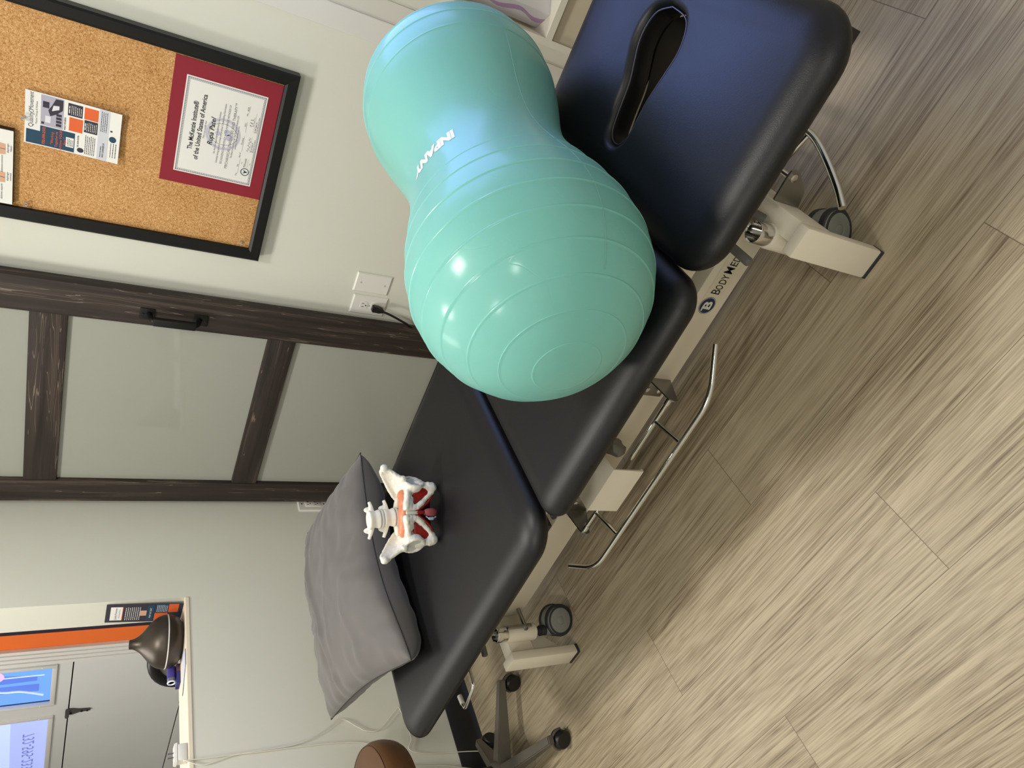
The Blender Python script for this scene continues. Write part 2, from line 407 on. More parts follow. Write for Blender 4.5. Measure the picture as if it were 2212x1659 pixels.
# bright window above the low shelf
win = thing('window_1', ((WX0+WX1)/2, YB+.05, WZ0), 'bluish bright window in the back wall above the white shelf', 'window', kind='structure')
b = nb()
box(b, WX0, WX0+.03, YB+.02, YB+.08, WZ0, WZ1); box(b, WX1-.03, WX1, YB+.02, YB+.08, WZ0, WZ1); box(b, WX0+.03, WX1-.03, YB+.02, YB+.08, WZ0, WZ0+.03); box(b, WX0+.03, WX1-.03, YB+.02, YB+.08, WZ1-.03, WZ1)
obj('window_frame', b, MT['white'], win, False)
obj('window_pane', bx(WX0+.03, WX1-.03, YB+.045, YB+.055, WZ0+.03, WZ1-.03), M('blue_window', (146, 174, 255), .3, emit=5.2), win, False)
for lx, ly, ls, lp in LAMPS:
    t = thing('ceiling_light', (lx, ly, CEIL), 'square warm white recessed ceiling light', 'ceiling light', 'recessed ceiling lights', 'structure')
    b = nb(); s = ls[0]/2+.03
    for q in ((-s, s, -s, -s+.025), (-s, s, s-.025, s), (-s, -s+.025, -s+.025, s-.025), (s-.025, s, -s+.025, s-.025)): box(b, lx+q[0], lx+q[1], ly+q[2], ly+q[3], CEIL-.015, CEIL)
    obj('trim_ring', b, MT['white'], t, False)

# ---- next room seen through the opening
GY = 2.20; GX0, GX1 = -5.2, XL-.135
GW = M('garage_paint', (214, 213, 206), .6)
struct('floor_garage', bx(GX0, GX1+.0, 0.0, GY+.3, -.06, -.01), M('garage_floor', (150, 146, 140), .6), 'grey floor of the next room', 'floor')
struct('ceiling_garage', bx(GX0, GX1, 0.0, GY+.3, 2.4, 2.45), MT['ceil'], 'white ceiling of the next room', 'ceiling')
struct('wall_garage_left', bx(GX0-.05, GX0, 0, GY+.3, 0, 2.4), GW, 'white wall at the far left of the next room', 'wall')
struct('wall_garage_front', bx(GX0, GX1, -.05, 0, 0, 2.4), GW, 'white wall behind the next room', 'wall')
DXR = -1.585*GY
b = nb(); box(b, -1.485*GY, GX1, GY, GY+.1, 0, 2.4)
struct('wall_garage_back', b, GW, 'white strip of wall beside the orange stripe', 'wall')
struct('trim_4', bx(-1.501*GY, -1.485*GY, GY+.002, GY+.1, 0, 2.4), M('purple_black', (34, 20, 40), .5), 'narrow dark purple stripe beside the orange stripe', 'trim')
struct('trim_5', bx(-1.553*GY, -1.501*GY, GY+.004, GY+.1, 0, 2.4), M('orange_paint', (238, 112, 40), .5), 'bright orange vertical stripe next to the garage door', 'trim')
b = nb(); mx0, mx1 = DXR-.02, -1.553*GY
for i, dy in enumerate((0.0, .006, .012, .018)): box(b, mx0+(mx1-mx0)*i/4, mx0+(mx1-mx0)*(i+1)/4, GY-.03+dy, GY+.1, 0, 2.4)
struct('trim_6', b, MT['wallw'], 'stepped white jamb moulding beside the garage door', 'trim')
gd = thing('door_2', ((GX0+DXR)/2, GY+.03, 0), 'white sectional garage door with poster-covered panes', 'door', kind='structure')
DG = M('garage_door_paint', (222, 223, 220), .5, var=(5, .03, (1, 1, 1)))
zj = [Z(-.559)-.537*2+.0, Z(-.559)-.537, Z(-.559), Z(-.022), Z(-.022)+.537, Z(-.022)+1.074]
PX = [(-3.96, DXR-.105), (-4.90, -4.06)]
PZ0, PZ1 = Z(.042), Z(.42)
for i in range(len(zj)-1):
    z0, z1 = max(zj[i], .0)+.003, zj[i+1]-.003
    if z1 <= z0: continue
    b = nb()
    if i == 3:
        xs = [GX0, PX[1][0], PX[1][1], PX[0][0], PX[0][1], DXR]
        for k in (0, 2, 4): box(b, xs[k], xs[k+1], GY+.02, GY+.06, z0, z1)
        for k in (1, 3): box(b, xs[k], xs[k+1], GY+.02, GY+.06, z0, PZ0); box(b, xs[k], xs[k+1], GY+.02, GY+.06, PZ1, z1)
    else: box(b, GX0, DXR, GY+.02, GY+.06, z0, z1, bev=.002)
    obj('door_section', b, DG, gd, False)
b = nb(); box(b, GX0, DXR, GY+.045, GY+.055, .0, 2.3); obj('joint_backing', b, M('joint_dark', (60, 60, 60), .8), gd, False)
PB = M('poster_blue', (106, 158, 246), .5, emit=.6); PB2 = M('poster_pale', (168, 182, 242), .5, emit=.7); PB3 = M('poster_deep', (88, 120, 214), .5, emit=.6); PB4 = M('poster_white', (190, 208, 250), .5, emit=.7); PBP = M('poster_pink', (206, 170, 225), .5, emit=.8)  # emission stands in for daylight coming through the posters
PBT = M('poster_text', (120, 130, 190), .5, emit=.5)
for k, (x0, x1) in enumerate(PX):
    fr = nb(); fw = .022
    box(fr, x0, x0+fw, GY+.01, GY+.03, PZ0, PZ1, bev=.003); box(fr, x1-fw, x1, GY+.01, GY+.03, PZ0, PZ1, bev=.003); box(fr, x0+fw, x1-fw, GY+.01, GY+.03, PZ0, PZ0+fw, bev=.003); box(fr, x0+fw, x1-fw, GY+.01, GY+.03, PZ1-fw, PZ1, bev=.003)
    for sx_ in (x0+.011, x1-.011):
        for sz_ in (PZ0+.06, PZ0+.24): lathe(fr, [(.005, 0), (.003, .002)], (sx_, GY+.01, sz_), (0, -1, 0), 8)
    f = obj('pane_frame', fr, MT['wallw'], gd)
    obj('window_pane', bx(x0+fw, x1-fw, GY+.035, GY+.042, PZ0+fw, PZ1-fw), PB if k == 0 else PB2, f, False)
    mp = onwall(GY+.034); xa, xb = x0+fw, x1-fw; zz = PZ0+fw
    if k == 0:
        d = nb(); rect(d, xa+.10, xb-.16, zz+.05, zz+.33, mp)
        prism(d, [(xb-.13, zz+.06), (xb-.09, zz+.06), (xb-.05, zz+.30), (xb-.14, zz+.30)], mp, .0003)
        flat('poster_picture', d, PB3, f)
        d = nb(); tube(d, smooth_path([mp(xa+.06, zz+.03, .001), mp(xa+.11, zz+.12, .001), mp(xa+.12, zz+.20, .001), mp(xa+.17, zz+.30, .001)], 6), .006, 6)
        rect(d, xa+.235, xa+.245, zz+.03, zz+.33, mp, .001)
        flat('poster_figure', d, PB4, f)
        d = nb(); disc(d, xb-.07, zz+.24, .02, .05, mp, .0012); flat('poster_swirl', d, PBP, f)
    else:
        d = nb(); rect(d, xa, xb, zz+.16, zz+.33, mp); flat('poster_picture', d, PB4, f)
        d = nb(); text(d, '732-595-2332', .075, mp, xb-.16, zz+.055, 'LEFT', d=.001, mirror=True); text(d, 'Physical Therapy', .055, mp, xb-.17, zz+.23, d=.001, mirror=True)
        flat('poster_lettering', d, PBT, f)
def garage_hinge(x, z):
    mp = onwall(GY+.02); b = nb()
    prism(b, [(x-.016, z+.012), (x+.016, z+.012), (x+.024, z+.002), (x+.022, z-.022), (x+.012, z-.05), (x+.006, z-.098), (x-.004, z-.10), (x-.010, z-.05), (x-.024, z-.02), (x-.022, z+.002)], mp, .010)
    tube(b, [(x-.03, GY+.004, z+.004), (x+.03, GY+.004, z+.004)], .010, 10)
    h = obj('hinge', b, M('hinge_steel', (92, 92, 92), .45, metal=.7), gd)
    b = nb()
    for q in ((0, -.06), (0, -.085), (-.012, -.012)): lathe(b, [(.006, 0), (.005, .004), (0, .005)], (x+q[0], GY+.010, z+q[1]), (0, -1, 0), 8)
    obj('screw', b, MT['black'], h)
garage_hinge(-4.04, Z(-.022)); garage_hinge(-4.04, Z(-.559))

# ------------------------------------------------------------------ sliding door (wall door)
DY = 2.08
dx0, dx1 = -1.0998*DY, -.6415*DY
sl = thing('door_1', ((dx0+dx1)/2, DY+.02, 0.02), 'dark stained wood sliding door with frosted panes', 'door', kind='structure')
ix0, ix1 = -1.0488*DY, -.6993*DY
DZ0, DZ1 = .02, 2.12
obj('stile', bx(dx0, ix0, DY, DY+.042, DZ0, DZ1, bev=.002), MT['wood_z'], sl); obj('stile', bx(ix1, dx1, DY, DY+.042, DZ0, DZ1, bev=.002), MT['wood_z'], sl)
rails = [(.02, .14), (Z(-.2855*DY), Z(-.240*DY)), (Z(.0470*DY), Z(.0945*DY)), (2.0, DZ1)]
for z0, z1 in rails: obj('rail', bx(ix0, ix1, DY+.003, DY+.039, z0, z1, bev=.002), MT['wood_x'], sl)
for (a0, a1), (c0, c1) in zip(rails, rails[1:]): obj('frosted_pane', bx(ix0+.0005, ix1-.0005, DY+.018, DY+.026, a1+.0005, c0-.0005), MT['frost'], sl, False)
b = nb(); hx = -1.410
for zc in (1.190, 1.033): box(b, hx-.020, hx+.022, DY-.004, DY, zc-.022, zc+.022, bev=.002)
tube(b, fillet([(hx+.003, DY-.002, 1.186), (hx+.003, DY-.042, 1.176), (hx+.003, DY-.042, 1.046), (hx+.003, DY-.002, 1.036)], .012), .0085, 10)
box(b, hx-.011, hx+.017, DY-.052, DY-.036, 1.048, 1.174, bev=.004)
h = obj('door_handle', b, MT['iron'], sl, label='black iron pull handle')
b = nb()
for zc in (1.203, 1.020): lathe(b, [(.0045, 0), (.003, .0025), (0, .0025)], (hx+.001, DY-.004, zc), (0, -1, 0), 10)
obj('screw', b, MT['black'], h)
b = nb(); box(b, -3*0+dx0-.0, .2, YB-.012, YB-.004, 2.16, 2.2)
struct('trim_7', b, MT['iron'], 'black track of the sliding door', 'rail')

# ------------------------------------------------------------------ treatment table
PT = .52                                      # top of the pads
def rrect(x0, x1, y0, y1, r, n=10):
    out = []
    for cx, cy, a0 in ((x1-r, y1-r, 0), (x0+r, y1-r, 90), (x0+r, y0+r, 180), (x1-r, y0+r, 270)):
        for k in range(n+1):
            a = math.radians(a0+90*k/n); out.append((cx+r*math.cos(a), cy+r*math.sin(a)))
    return out
def pad(x0, x1, y0, y1, r, hole=None, rt=.040, rb=.020, z0=.468, z1=PT):
    bm = nb(); rings = []
    zm = z0+rb
    lv = []
    for k in range(7):
        a = -PI/2 + (PI/2)*k/6; lv.append((rb*(1-math.cos(a)), zm+rb*math.sin(a)))
    for k in range(1, 13):
        a = (PI/2)*k/12; lv.append((rt*1.45*(1-math.cos(a)), zm+(z1-zm)*math.sin(a)))
    for ins, z in lv:
        rings.append([bm.verts.new((x, y, z)) for x, y in rrect(x0+ins, x1-ins, y0+ins, y1-ins, max(r-ins, .006))])
    n = len(rings[0])
    for A, B in zip(rings, rings[1:]):
        for k in range(n): bm.faces.new((A[k], A[(k+1) % n], B[(k+1) % n], B[k]))
    if not hole:
        bm.faces.new(rings[-1]); bm.faces.new(rings[0][::-1])
    else:
        P = [Vector((p[0], p[1], 0)) for p in smooth_path(hole+[hole[0]], 5)[:-1]]
        m = len(P); area2 = sum(P[i].x*P[(i+1) % m].y-P[(i+1) % m].x*P[i].y for i in range(m))
        if area2 < 0: P = P[::-1]
        nr = []
        for i in range(m):
            t = (P[(i+1) % m]-P[i-1]).normalized(); nr.append(Vector((t.y, -t.x, 0)))
        hl = []
        for off, z in ((.016, z1), (.010, z1-.0015), (.005, z1-.005), (.002, z1-.011), (0, z1-.02), (0, z0+.005), (.004, z0)):
            hl.append([bm.verts.new((P[i].x+nr[i].x*off, P[i].y+nr[i].y*off, z)) for i in range(m)])
        for A, B in zip(hl, hl[1:]):
            for k in range(m): bm.faces.new((A[k], A[(k+1) % m], B[(k+1) % m], B[k]))
        bm.edges.ensure_lookup_table()
        for top, inn in ((rings[-1], hl[0]), (rings[0], hl[-1])):
            es = []
            for L in (top, inn):
                for k in range(len(L)):
                    e = bm.edges.get((L[k], L[(k+1) % len(L)]));  es.append(e)
            bmesh.ops.triangle_fill(bm, use_beauty=True, use_dissolve=False, edges=es)
    return bm
def smooth_hole(h): return [(p.x, p.y) for p in smooth_path([(x, y, 0) for x, y in h]+[(h[0][0], h[0][1], 0)], 5)[:-1]]
TY0, TY1 = .757, 1.44
tt = thing('treatment_table', (-.93, 1.09, 0), 'black padded therapy table with cream steel base and chrome foot bar', 'treatment table')
hole = [(-.004, 1.152), (-.009, 1.107), (-.026, 1.087), (-.060, 1.078), (-.101, 1.085), (-.151, 1.096), (-.190, 1.098), (-.222, 1.100), (-.243, 1.115), (-.245, 1.138), (-.230, 1.156), (-.192, 1.165), (-.145, 1.173), (-.111, 1.188), (-.079, 1.202), (-.048, 1.203), (-.020, 1.188)]
hp = obj('head_pad', pad(-.335, .086, TY0+.004, TY1, .080, hole), MT['leather'], tt, label='short black head pad with a face slot')
b = nb(); hp_path = [Vector((x, y, PT-.010)) for x, y in hole]; c0 = Vector((-.12, 1.145, PT-.01))
tube(b, smooth_path([c0+(p-c0)*.992 for p in hp_path]+[c0+(hp_path[0]-c0)*.992], 4)[:-1], .0014, 6, closed=True)
obj('slot_seam_glint', b, M('seam_glint_grey', (60, 60, 66), .4), hp, label='fine seam round the face slot, its highlight painted grey')  # grey tube on the slot seam: the seam's highlight put in as colour
b = nb(); lo_ = [Vector((x, y, 0)) for x, y in smooth_hole(hole)]; n_ = len(lo_)
ra = [[b.verts.new((p.x, p.y, z)) for p in lo_] for z in (.4675, .385)]
for k in range(n_): b.faces.new((ra[0][k], ra[0][(k+1) % n_], ra[1][(k+1) % n_], ra[1][k]))
obj('slot_dark_skirt', b, MT['black'], hp, label='black skirt added under the face slot to darken its inside')  # added skirt: hides the frame and keeps the slot interior dark
mp_ = obj('middle_pad', pad(-.905, -.337, TY0-.002, TY1, .055), MT['leather'], tt)
lp_ = obj('leg_pad', pad(-1.800, -.918, TY0-.004, TY1, .085), MT['leather'], tt, label='long black leg pad')
b = nb(); box(b, -.29, .07, TY0+.05, 1.07, .446, .4685); box(b, -.29, .07, 1.21, TY1-.05, .446, .4685); obj('pad_board', b, MT['black'], tt, False)
obj('pad_board', bx(-.86, -.38, TY0+.05, TY1-.05, .446, .4685), MT['black'], tt, False)
obj('pad_board', bx(-1.75, -.96, TY0+.05, TY1-.05, .446, .4685), MT['black'], tt, False)
# upper frame
b = nb()
for y in (.90, 1.27): box(b, -1.70, .03, y-.02, y+.02, .400, .446, bev=.003)
for x in (-1.66, -.93, -.30): box(b, x-.02, x+.02, .92, 1.25, .404, .442)
obj('upper_frame', b, MT['cream'], tt)
b = nb(); tube(b, [(-.911, TY0+.03, .474), (-.911, TY0+.09, .474)], .006, 10); tube(b, [(-.911, TY0+.09, .474), (-.911, TY1-.05, .474)], .004, 8); tube(b, [(-.911, TY0+.045, .474), (-.911, TY0+.06, .462)], .0085, 10)
obj('hinge_rod', b, MT['black'], tt, label='black hinge rod between two pads')
# lower base: two long beams, cross arms, legs
AXR, AXL = -.248, -1.625
BZ0, BZ1 = Z(-1.155), Z(-1.066)
for y in (1.0, 1.19):
    bb = obj('base_beam', bx(AXL+.03, AXR-.03, y, y+.045, BZ0, BZ1, bev=.004), MT['cream'], tt)
    if y == 1.0: beam = bb
for x, o_ in ((AXR, .008), (AXL, -.008)): obj('cross_arm', bx(x+o_-.022, x+o_+.022, .884, 1.37, Z(-1.165), Z(-1.085), bev=.004), MT['cream'], tt)
for x in (AXR, AXL):
    for y, s in ((.858, 1), (1.370, -1)):
        l = obj('leg', bx(x-.031, x+.031, y, y+.027, .008, Z(-1.072), bev=.004), MT['cream'], tt)
        obj('rubber_foot', bx(x-.031, x+.031, y-.001, y+.028, 0, .008, bev=.002), MT['dark_rubber'], l)
        b = nb(); yy = y+.027 if s > 0 else y
        prism(b, [(yy, .03), (yy, Z(-1.165)), (yy+s*.10, Z(-1.165))], lambda a, c, d, x=x: Vector((x-.004+d, a, c)), .008)
        obj('gusset', b, MT['cream'], tt)
def caster_wheel(c, ax, parent):
    ax = Vector(ax).normalized(); c = Vector(c)
    b = nb()
    for s in (-1, 1):
        o = c + ax*s*.016
        lathe(b, [(.020, -.012), (.041, -.010), (.047, -.006), (.047, .006), (.042, .010), (.036, .011), (.036, .006), (0, .006)], o, ax*s, 28)
    wh = obj('wheel', b, MT['dark_rubber'], parent)
    b = nb()
    for s in (-1, 1):
        o = c + ax*s*.016
        lathe(b, [(.0355, .006), (.0355, .0105), (.032, .0118), (.0125, .0125), (.0118, .0115), (.0105, .0125), (0, .0127)], o, ax*s, 28)
    obj('wheel_cap', b, MT['caster_grey'], wh, label='grey wheel cap')
    return wh
for x, sx_ in ((AXR-.028, -1), (AXL+.028, 1)):
    for y, sy in ((.942, 1), (1.258, -1)):
        cs = obj('caster_housing', lathe(nb(), [(.0235, Z(-1.175)), (.025, Z(-1.17)), (.025, Z(-1.083)), (.0235, Z(-1.079))], (x, y, 0), (0, 0, 1), 24), MT['cream'], tt)
        b = nb(); lathe(b, [(.0115, .085), (.0115, Z(-1.17))], (x, y, 0), (0, 0, 1), 18)
        lathe(b, [(.0155, .108), (.0155, .085)], (x, y, 0), (0, 0, 1), 18)
        obj('stem', b, MT['dark_rubber'], cs)
        b = nb(); lathe(b, [(.013, Z(-1.081)), (.0215, Z(-1.081)), (.0215, Z(-1.046)), (.0205, Z(-1.044)), (.0185, Z(-1.046)), (.0185, Z(-1.072)), (0, Z(-1.072))], (x, y, 0), (0, 0, 1), 24)
        obj('collar', b, MT['chrome'], cs)
        b = nb(); ax = Vector((.80, -.58, 0)) if sx_ > 0 else Vector((.52, -.85, 0))
        perp = Vector((-ax.y, ax.x, 0))
        c = Vector((x, y, .047)) + perp*(.026 if sx_ > 0 else .044)
        lathe(b, [(.020, -.026), (.041, -.026), (.044, -.010), (.044, .010), (.041, .026), (.020, .026)], c+Vector((0, 0, .003)), ax, 24)
        tube(b, [(x, y, .05), (x, y, .09)], .017, 16)
        obj('caster_body', b, MT['caster_grey'], cs)
        caster_wheel(c, ax, cs)
        if sx_ > 0 and sy > 0:                  # brake linkage, seen at the foot end
            b = nb(); xx = x+.034; tube(b, [(xx, y-.012, Z(-1.13)), (xx, y+.14, Z(-1.13))], .006, 8); tube(b, [(xx, y, Z(-1.07)), (xx, y, Z(-1.15))], .006, 8)
            obj('linkage', b, MT['steel'], cs)
# lifting arms between base and upper frame
b = nb()
for y in (1.075, 1.16):
    tube(b, [(-1.45, y, .19), (-1.05, y, .40)], .018, 8); tube(b, [(-.80, y, .19), (-.42, y, .40)], .018, 8)
tube(b, [(-1.45, 1.05, .19), (-1.45, 1.18, .19)], .014, 10); tube(b, [(-.80, 1.05, .19), (-.80, 1.18, .19)], .014, 10)
tube(b, [(-1.30, 1.1, .20), (-.80, 1.1, .30)], .022, 12)
obj('lift_arms', b, MT['cream'], tt)
b = nb(); prism(b, [(-.40, BZ1), (-.40, .40), (-.36, .41), (-.30, .41), (-.28, BZ1)], lambda a, c, d: Vector((a, 1.048+d, c)), .02)
box(b, -.60, -.30, 1.05, 1.18, BZ1-.02, BZ1+.006, bev=.003)
obj('side_plate', b, MT['cream'], tt)
# printed sticker on the near beam
def on_beam(a, c, d): return Vector((a, 1.0-d, c))
b = nb(); rect(b, -.496, -.345, Z(-1.135), Z(-1.087), on_beam, .0004)
st = flat('brand_sticker', b, M('sticker_film', (226, 218, 198), .35), beam)
b = nb(); lz = Z(-1.122)
for ch_, x0_, w_, h_ in (('B', -.4450, .0112, .0345), ('O', -.4322, .0108, .0290), ('D', -.4190, .0108, .0290), ('Y', -.4068, .0116, .0290), ('M', -.3935, .0150, .0345), ('E', -.3745, .0090, .0290), ('D', -.3630, .0108, .0290)):
    text(b, ch_, h_, on_beam, x0_, lz, d=.0008, width=w_, bold=.0002)
flat('brand_lettering', b, MT['ink'], st)
ccx, ccz, cr_ = -.4735, Z(-1.1105), .0215
b = nb(); disc(b, ccx, ccz, 0, cr_, on_beam, .0007); flat('emblem_disc', b, MT['navy'], st)
b = nb(); disc(b, ccx, ccz, cr_*.90, cr_*.95, on_beam, .0010)
text(b, 'B', .032, on_beam, ccx-.0105, ccz-.0113, d=.0010, bold=.0010, width=.020)
prism(b, [(ccx-.0160, ccz+.0070), (ccx-.007, ccz+.0070), (ccx-.007, ccz+.0110), (ccx-.0135, ccz+.0110)], lambda a, c, d: on_beam(a, c, .0010+d), .0001)
flat('emblem_letter', b, M('emblem_white', (226, 224, 216), .5), st)
# foot bar along the near side
FZ = Z(-1.10)
b = nb(); tube(b, fillet([(-.515, .912, FZ), (-.607, .842, FZ), (-1.152, .832, FZ), (-1.235, .903, FZ)], .045, 8), .0068, 14)
fb = obj('foot_bar', b, MT['chrome'], tt, label='chrome foot bar on the near side')
b = nb(); tube(b, [(-.684, .934, FZ), (-1.122, .930, FZ)], .0062, 14); lathe(b, [(.0085, -.008), (.0085, .012)], (-1.118, .93, FZ), (1, 0, 0), 14); lathe(b, [(.0085, -.012), (.0085, .008)], (-.688, .934, FZ), (1, 0, 0), 14)
obj('pivot_rod', b, MT['chrome'], fb)
b = nb(); tube(b, [(-.752, .934, FZ), (-.732, .840, FZ)], .0052, 12); obj('link_rod', b, MT['chrome'], fb)
b = nb(); tube(b, [(-1.058, .930, FZ), (-1.032, .837, FZ)], .0052, 12); obj('link_rod', b, MT['chrome'], fb)
for x in (-.680, -1.127):
    b = nb(); prism(b, [(1.0, BZ1-.006), (1.0, BZ0+.012), (.935, FZ-.018), (.922, FZ-.014), (.918, FZ), (.924, FZ+.012)], lambda a, c, d, x=x: Vector((x-.0015+d, a, c)), .003)
    box(b, x, x+(.048 if x < -1 else -.048), .9965, 1.0, BZ0+.014, BZ1-.006, bev=.0015)
    br = obj('bar_bracket', b, MT['steel'], tt, label='polished steel bracket')
    xx = x+(.030 if x < -1 else -.030)
    for zz in (BZ0+.03, BZ1-.024): obj('bolt', lathe(nb(), [(.007, 0), (.007, .003), (.004, .005), (0, .005)], (xx, .9965, zz), (0, -1, 0), 12), MT['chrome'], br)
b = nb()
poly = [(1.0, Z(-1.035)), (.905, Z(-1.040)), (.902, Z(-1.129)), (.909, Z(-1.131)), (.912, Z(-1.127)), (.9075, Z(-1.124)), (.9075, Z(-1.0425)), (1.0, Z(-1.0375))]
prism(b, poly, lambda a, c, d: Vector((-1.022+d, a, c)), .139)
cv = obj('pedal_cover', b, MT['cream'], tt, label='bent cream metal cover plate', smooth=False)
b = nb(); ell(b, (-.868, .965, Z(-1.068)), (.022, .026, .024), 16)
for v in b.verts: v.co += Vector((noise.noise(v.co*60)*.008, noise.noise(v.co*55+Vector((5, 0, 0)))*.008, noise.noise(v.co*50+Vector((0, 9, 0)))*.008))
obj('switch_boot', b, M('grey_film', (110, 108, 98), .25), tt, label='grey plastic wrapped switch')
# end bar at the head end
for k, s in ((0, 1),):
    X = lambda x: x if s > 0 else -1.873 - x
    b = nb(); tube(b, smooth_path([(X(-.083), 1.10, FZ), (X(-.087), 1.024, FZ), (X(-.093), .984, FZ), (X(-.114), .932, FZ), (X(-.141), .880, FZ), (X(-.163), .846, FZ)], 6), .0072, 14)
    tube(b, smooth_path([(X(-.083), 1.10, FZ), (X(-.087), 1.18, FZ), (X(-.114), 1.26, FZ), (X(-.163), 1.35, FZ)], 6), .0072, 14)
    eb = obj('end_bar', b, MT['chrome'], tt)
    obj('link_rod', tube(nb(), [(X(-.094), 1.008, FZ), (X(-.172), 1.03, FZ)], .0058, 12), MT['chrome'], eb); obj('link_rod', tube(nb(), [(X(-.094), 1.20, FZ), (X(-.172), 1.18, FZ)], .0058, 12), MT['chrome'], eb)
    obj('pivot_rod', tube(nb(), [(X(-.170), .985, FZ), (X(-.166), 1.22, FZ)], .0062, 12), MT['chrome'], eb)
    for y in (.983, 1.222):
        b = nb(); prism(b, [(X(-.217), Z(-1.088)), (X(-.217), Z(-1.160)), (X(-.185), Z(-1.150)), (X(-.157), FZ-.012), (X(-.153), FZ), (X(-.157), FZ+.012), (X(-.166), FZ+.014)], lambda a, c, d, y=y: Vector((a, y-.002+d, c)), .004)
        br = obj('bar_bracket', b, MT['steel'], tt, label='polished steel bracket')
        b = nb(); lathe(b, [(.008, 0), (.008, .004), (.005, .005), (0, .005)], (X(-.168), y-.002, FZ), (0, -1, 0), 14); obj('bolt', b, MT['chrome'], br)
b = nb(); tube(b, fillet([(-1.690, 1.05, Z(-.99)), (-1.722, .866, Z(-1.0)), (-1.813, .846, Z(-1.0)), (-1.818, .872, Z(-1.0))], .012, 6), .0048, 12)
lr = obj('bent_lever', b, MT['chrome'], tt, label='bent chrome lever under the foot end')
obj('lever_cap', tube(nb(), [(-1.8165, .865, Z(-1.0)), (-1.821, .892, Z(-1.0))], .0075, 12), M('cap_grey', (190, 188, 180), .5), lr, label='pale lever cap')
# release levers with grey rubber sleeves
LV = [((-.2955, .80), (-.2955, .96), Z(-.95)), ((-.240, .912), (-.240, .99), Z(-1.02)), ((-1.565, .838), (-1.545, .95), Z(-.97)), ((-1.55, .855), (-1.55, .95), Z(-1.02))]
for (a0, a1), (b0, b1), z in LV[:1]+LV[2:3]:
    b = nb(); lathe(b, [(0, 0), (.0065, .0005), (.0085, .003), (.0085, .11), (.006, .112)], (a0, a1+.026, z), Vector((b0-a0, b1-a1, .0)), 16); obj('lever_sleeve', b, MT['grey_rubber'], tt, label='grey rubber lever sleeve')
for (a0, a1), (b0, b1), z in LV[1:2]:
    b = nb(); lathe(b, [(0, 0), (.0065, .0005), (.0085, .003), (.0085, .08), (.006, .082)], (a0, a1, z), Vector((b0-a0, b1-a1, .06)), 16); obj('lever_sleeve', b, MT['grey_rubber'], tt, label='grey rubber lever sleeve')
obj('actuator', lathe(nb(), [(.03, 0), (.034, .01), (.034, .20), (.025, .21), (.014, .21), (.014, .33)], (-1.28, 1.12, .20), (1, 0, .25), 20), MT['black'], tt)

# ------------------------------------------------------------------ peanut ball
cL = Vector((-.432, .876, PT+.2015)); cR = Vector((-.337, 1.387, PT+.1975))
ax = (cL-cR).normalized(); D = (cL-cR).length
def peanut_R(s):
    RL, RR = .199, .195
    # cosine shoulders: circle caps, cosine waist between the lobe centres
    if s <= 0: return math.sqrt(max(0, RL*RL-s*s))
    if s >= D: return math.sqrt(max(0, RR*RR-(s-D)**2))
    t = s/D; lobe = RL+(RR-RL)*t
    return lobe - .043*(math.sin(PI*t)**2.0)
samples = []
N = 900
S0, S1 = -.199, D+.195
ss = []
for i in range(N+1):
    u = i/N; ss.append(S0+(S1-S0)*(0.5-0.5*math.cos(PI*u)))
# arc length
arc = [0.0]; rad = [peanut_R(s) for s in ss]
for i in range(1, N+1): arc.append(arc[-1]+math.hypot(ss[i]-ss[i-1], rad[i]-rad[i-1]))
TOT = arc[-1]
ridges = [.052+.0495*k for k in range(9)] + [TOT-(.052+.0495*k) for k in range(7)]
prof = []
for i in range(N+1):
    rg = sum(math.exp(-((arc[i]-q)/.00125)**2) for q in ridges)*.0015
    prof.append((max(rad[i]+rg if i not in (0, N) else 0, 0), ss[i]))
b = lathe(nb(), prof, cL, -ax, 160)
def mat_ball():
    m = M('mint_pvc', (120, 186, 177), 0.5, spec=0.25)
    bs = m.node_tree.nodes['Principled BSDF']
    bs.inputs['Subsurface Weight'].default_value = 0.35; bs.inputs['Subsurface Radius'].default_value = (.02, .05, .04); bs.inputs['Subsurface Scale'].default_value = .6
    bs.inputs['Coat Weight'].default_value = .32; bs.inputs['Coat Roughness'].default_value = .17
    nt = m.node_tree; tc = node(nt, 'ShaderNodeTexCoord')           # creases of the thin skin
    n1 = node(nt, 'ShaderNodeTexNoise'); n1.inputs['Scale'].default_value = 7; n1.inputs['Detail'].default_value = 2; n1.inputs['Distortion'].default_value = 1.2
    nt.links.new(tc.outputs['Object'], n1.inputs[0])
    cr = math_n(nt, 'ABSOLUTE', math_n(nt, 'SUBTRACT', math_n(nt, 'FRACT', math_n(nt, 'MULTIPLY', n1.outputs[0], 5.0)), .5))
    cr = math_n(nt, 'MINIMUM', cr, .09)
    n2 = node(nt, 'ShaderNodeTexNoise'); n2.inputs['Scale'].default_value = 4; nt.links.new(tc.outputs['Object'], n2.inputs[0])
    cr = math_n(nt, 'MULTIPLY', cr, math_n(nt, 'GREATER_THAN', n2.outputs[0], .52))
    bp = node(nt, 'ShaderNodeBump'); bp.inputs['Strength'].default_value = .22; bp.inputs['Distance'].default_value = .004
    nt.links.new(cr, bp.inputs['Height']); nt.links.new(bp.outputs[0], bs.inputs['Normal']); nt.links.new(bp.outputs[0], bs.inputs['Coat Normal'])
    return m
pb = thing('peanut_ball', ((cL+cR)/2).xy.to_3d()+Vector((0, 0, PT)), 'mint green peanut shaped exercise ball lying on the treatment table', 'exercise ball')
body = obj('ball_skin', b, mat_ball(), pb, angle=60)
u0 = Vector((0, 0, 1)); side = u0.cross(ax)          # around the waist
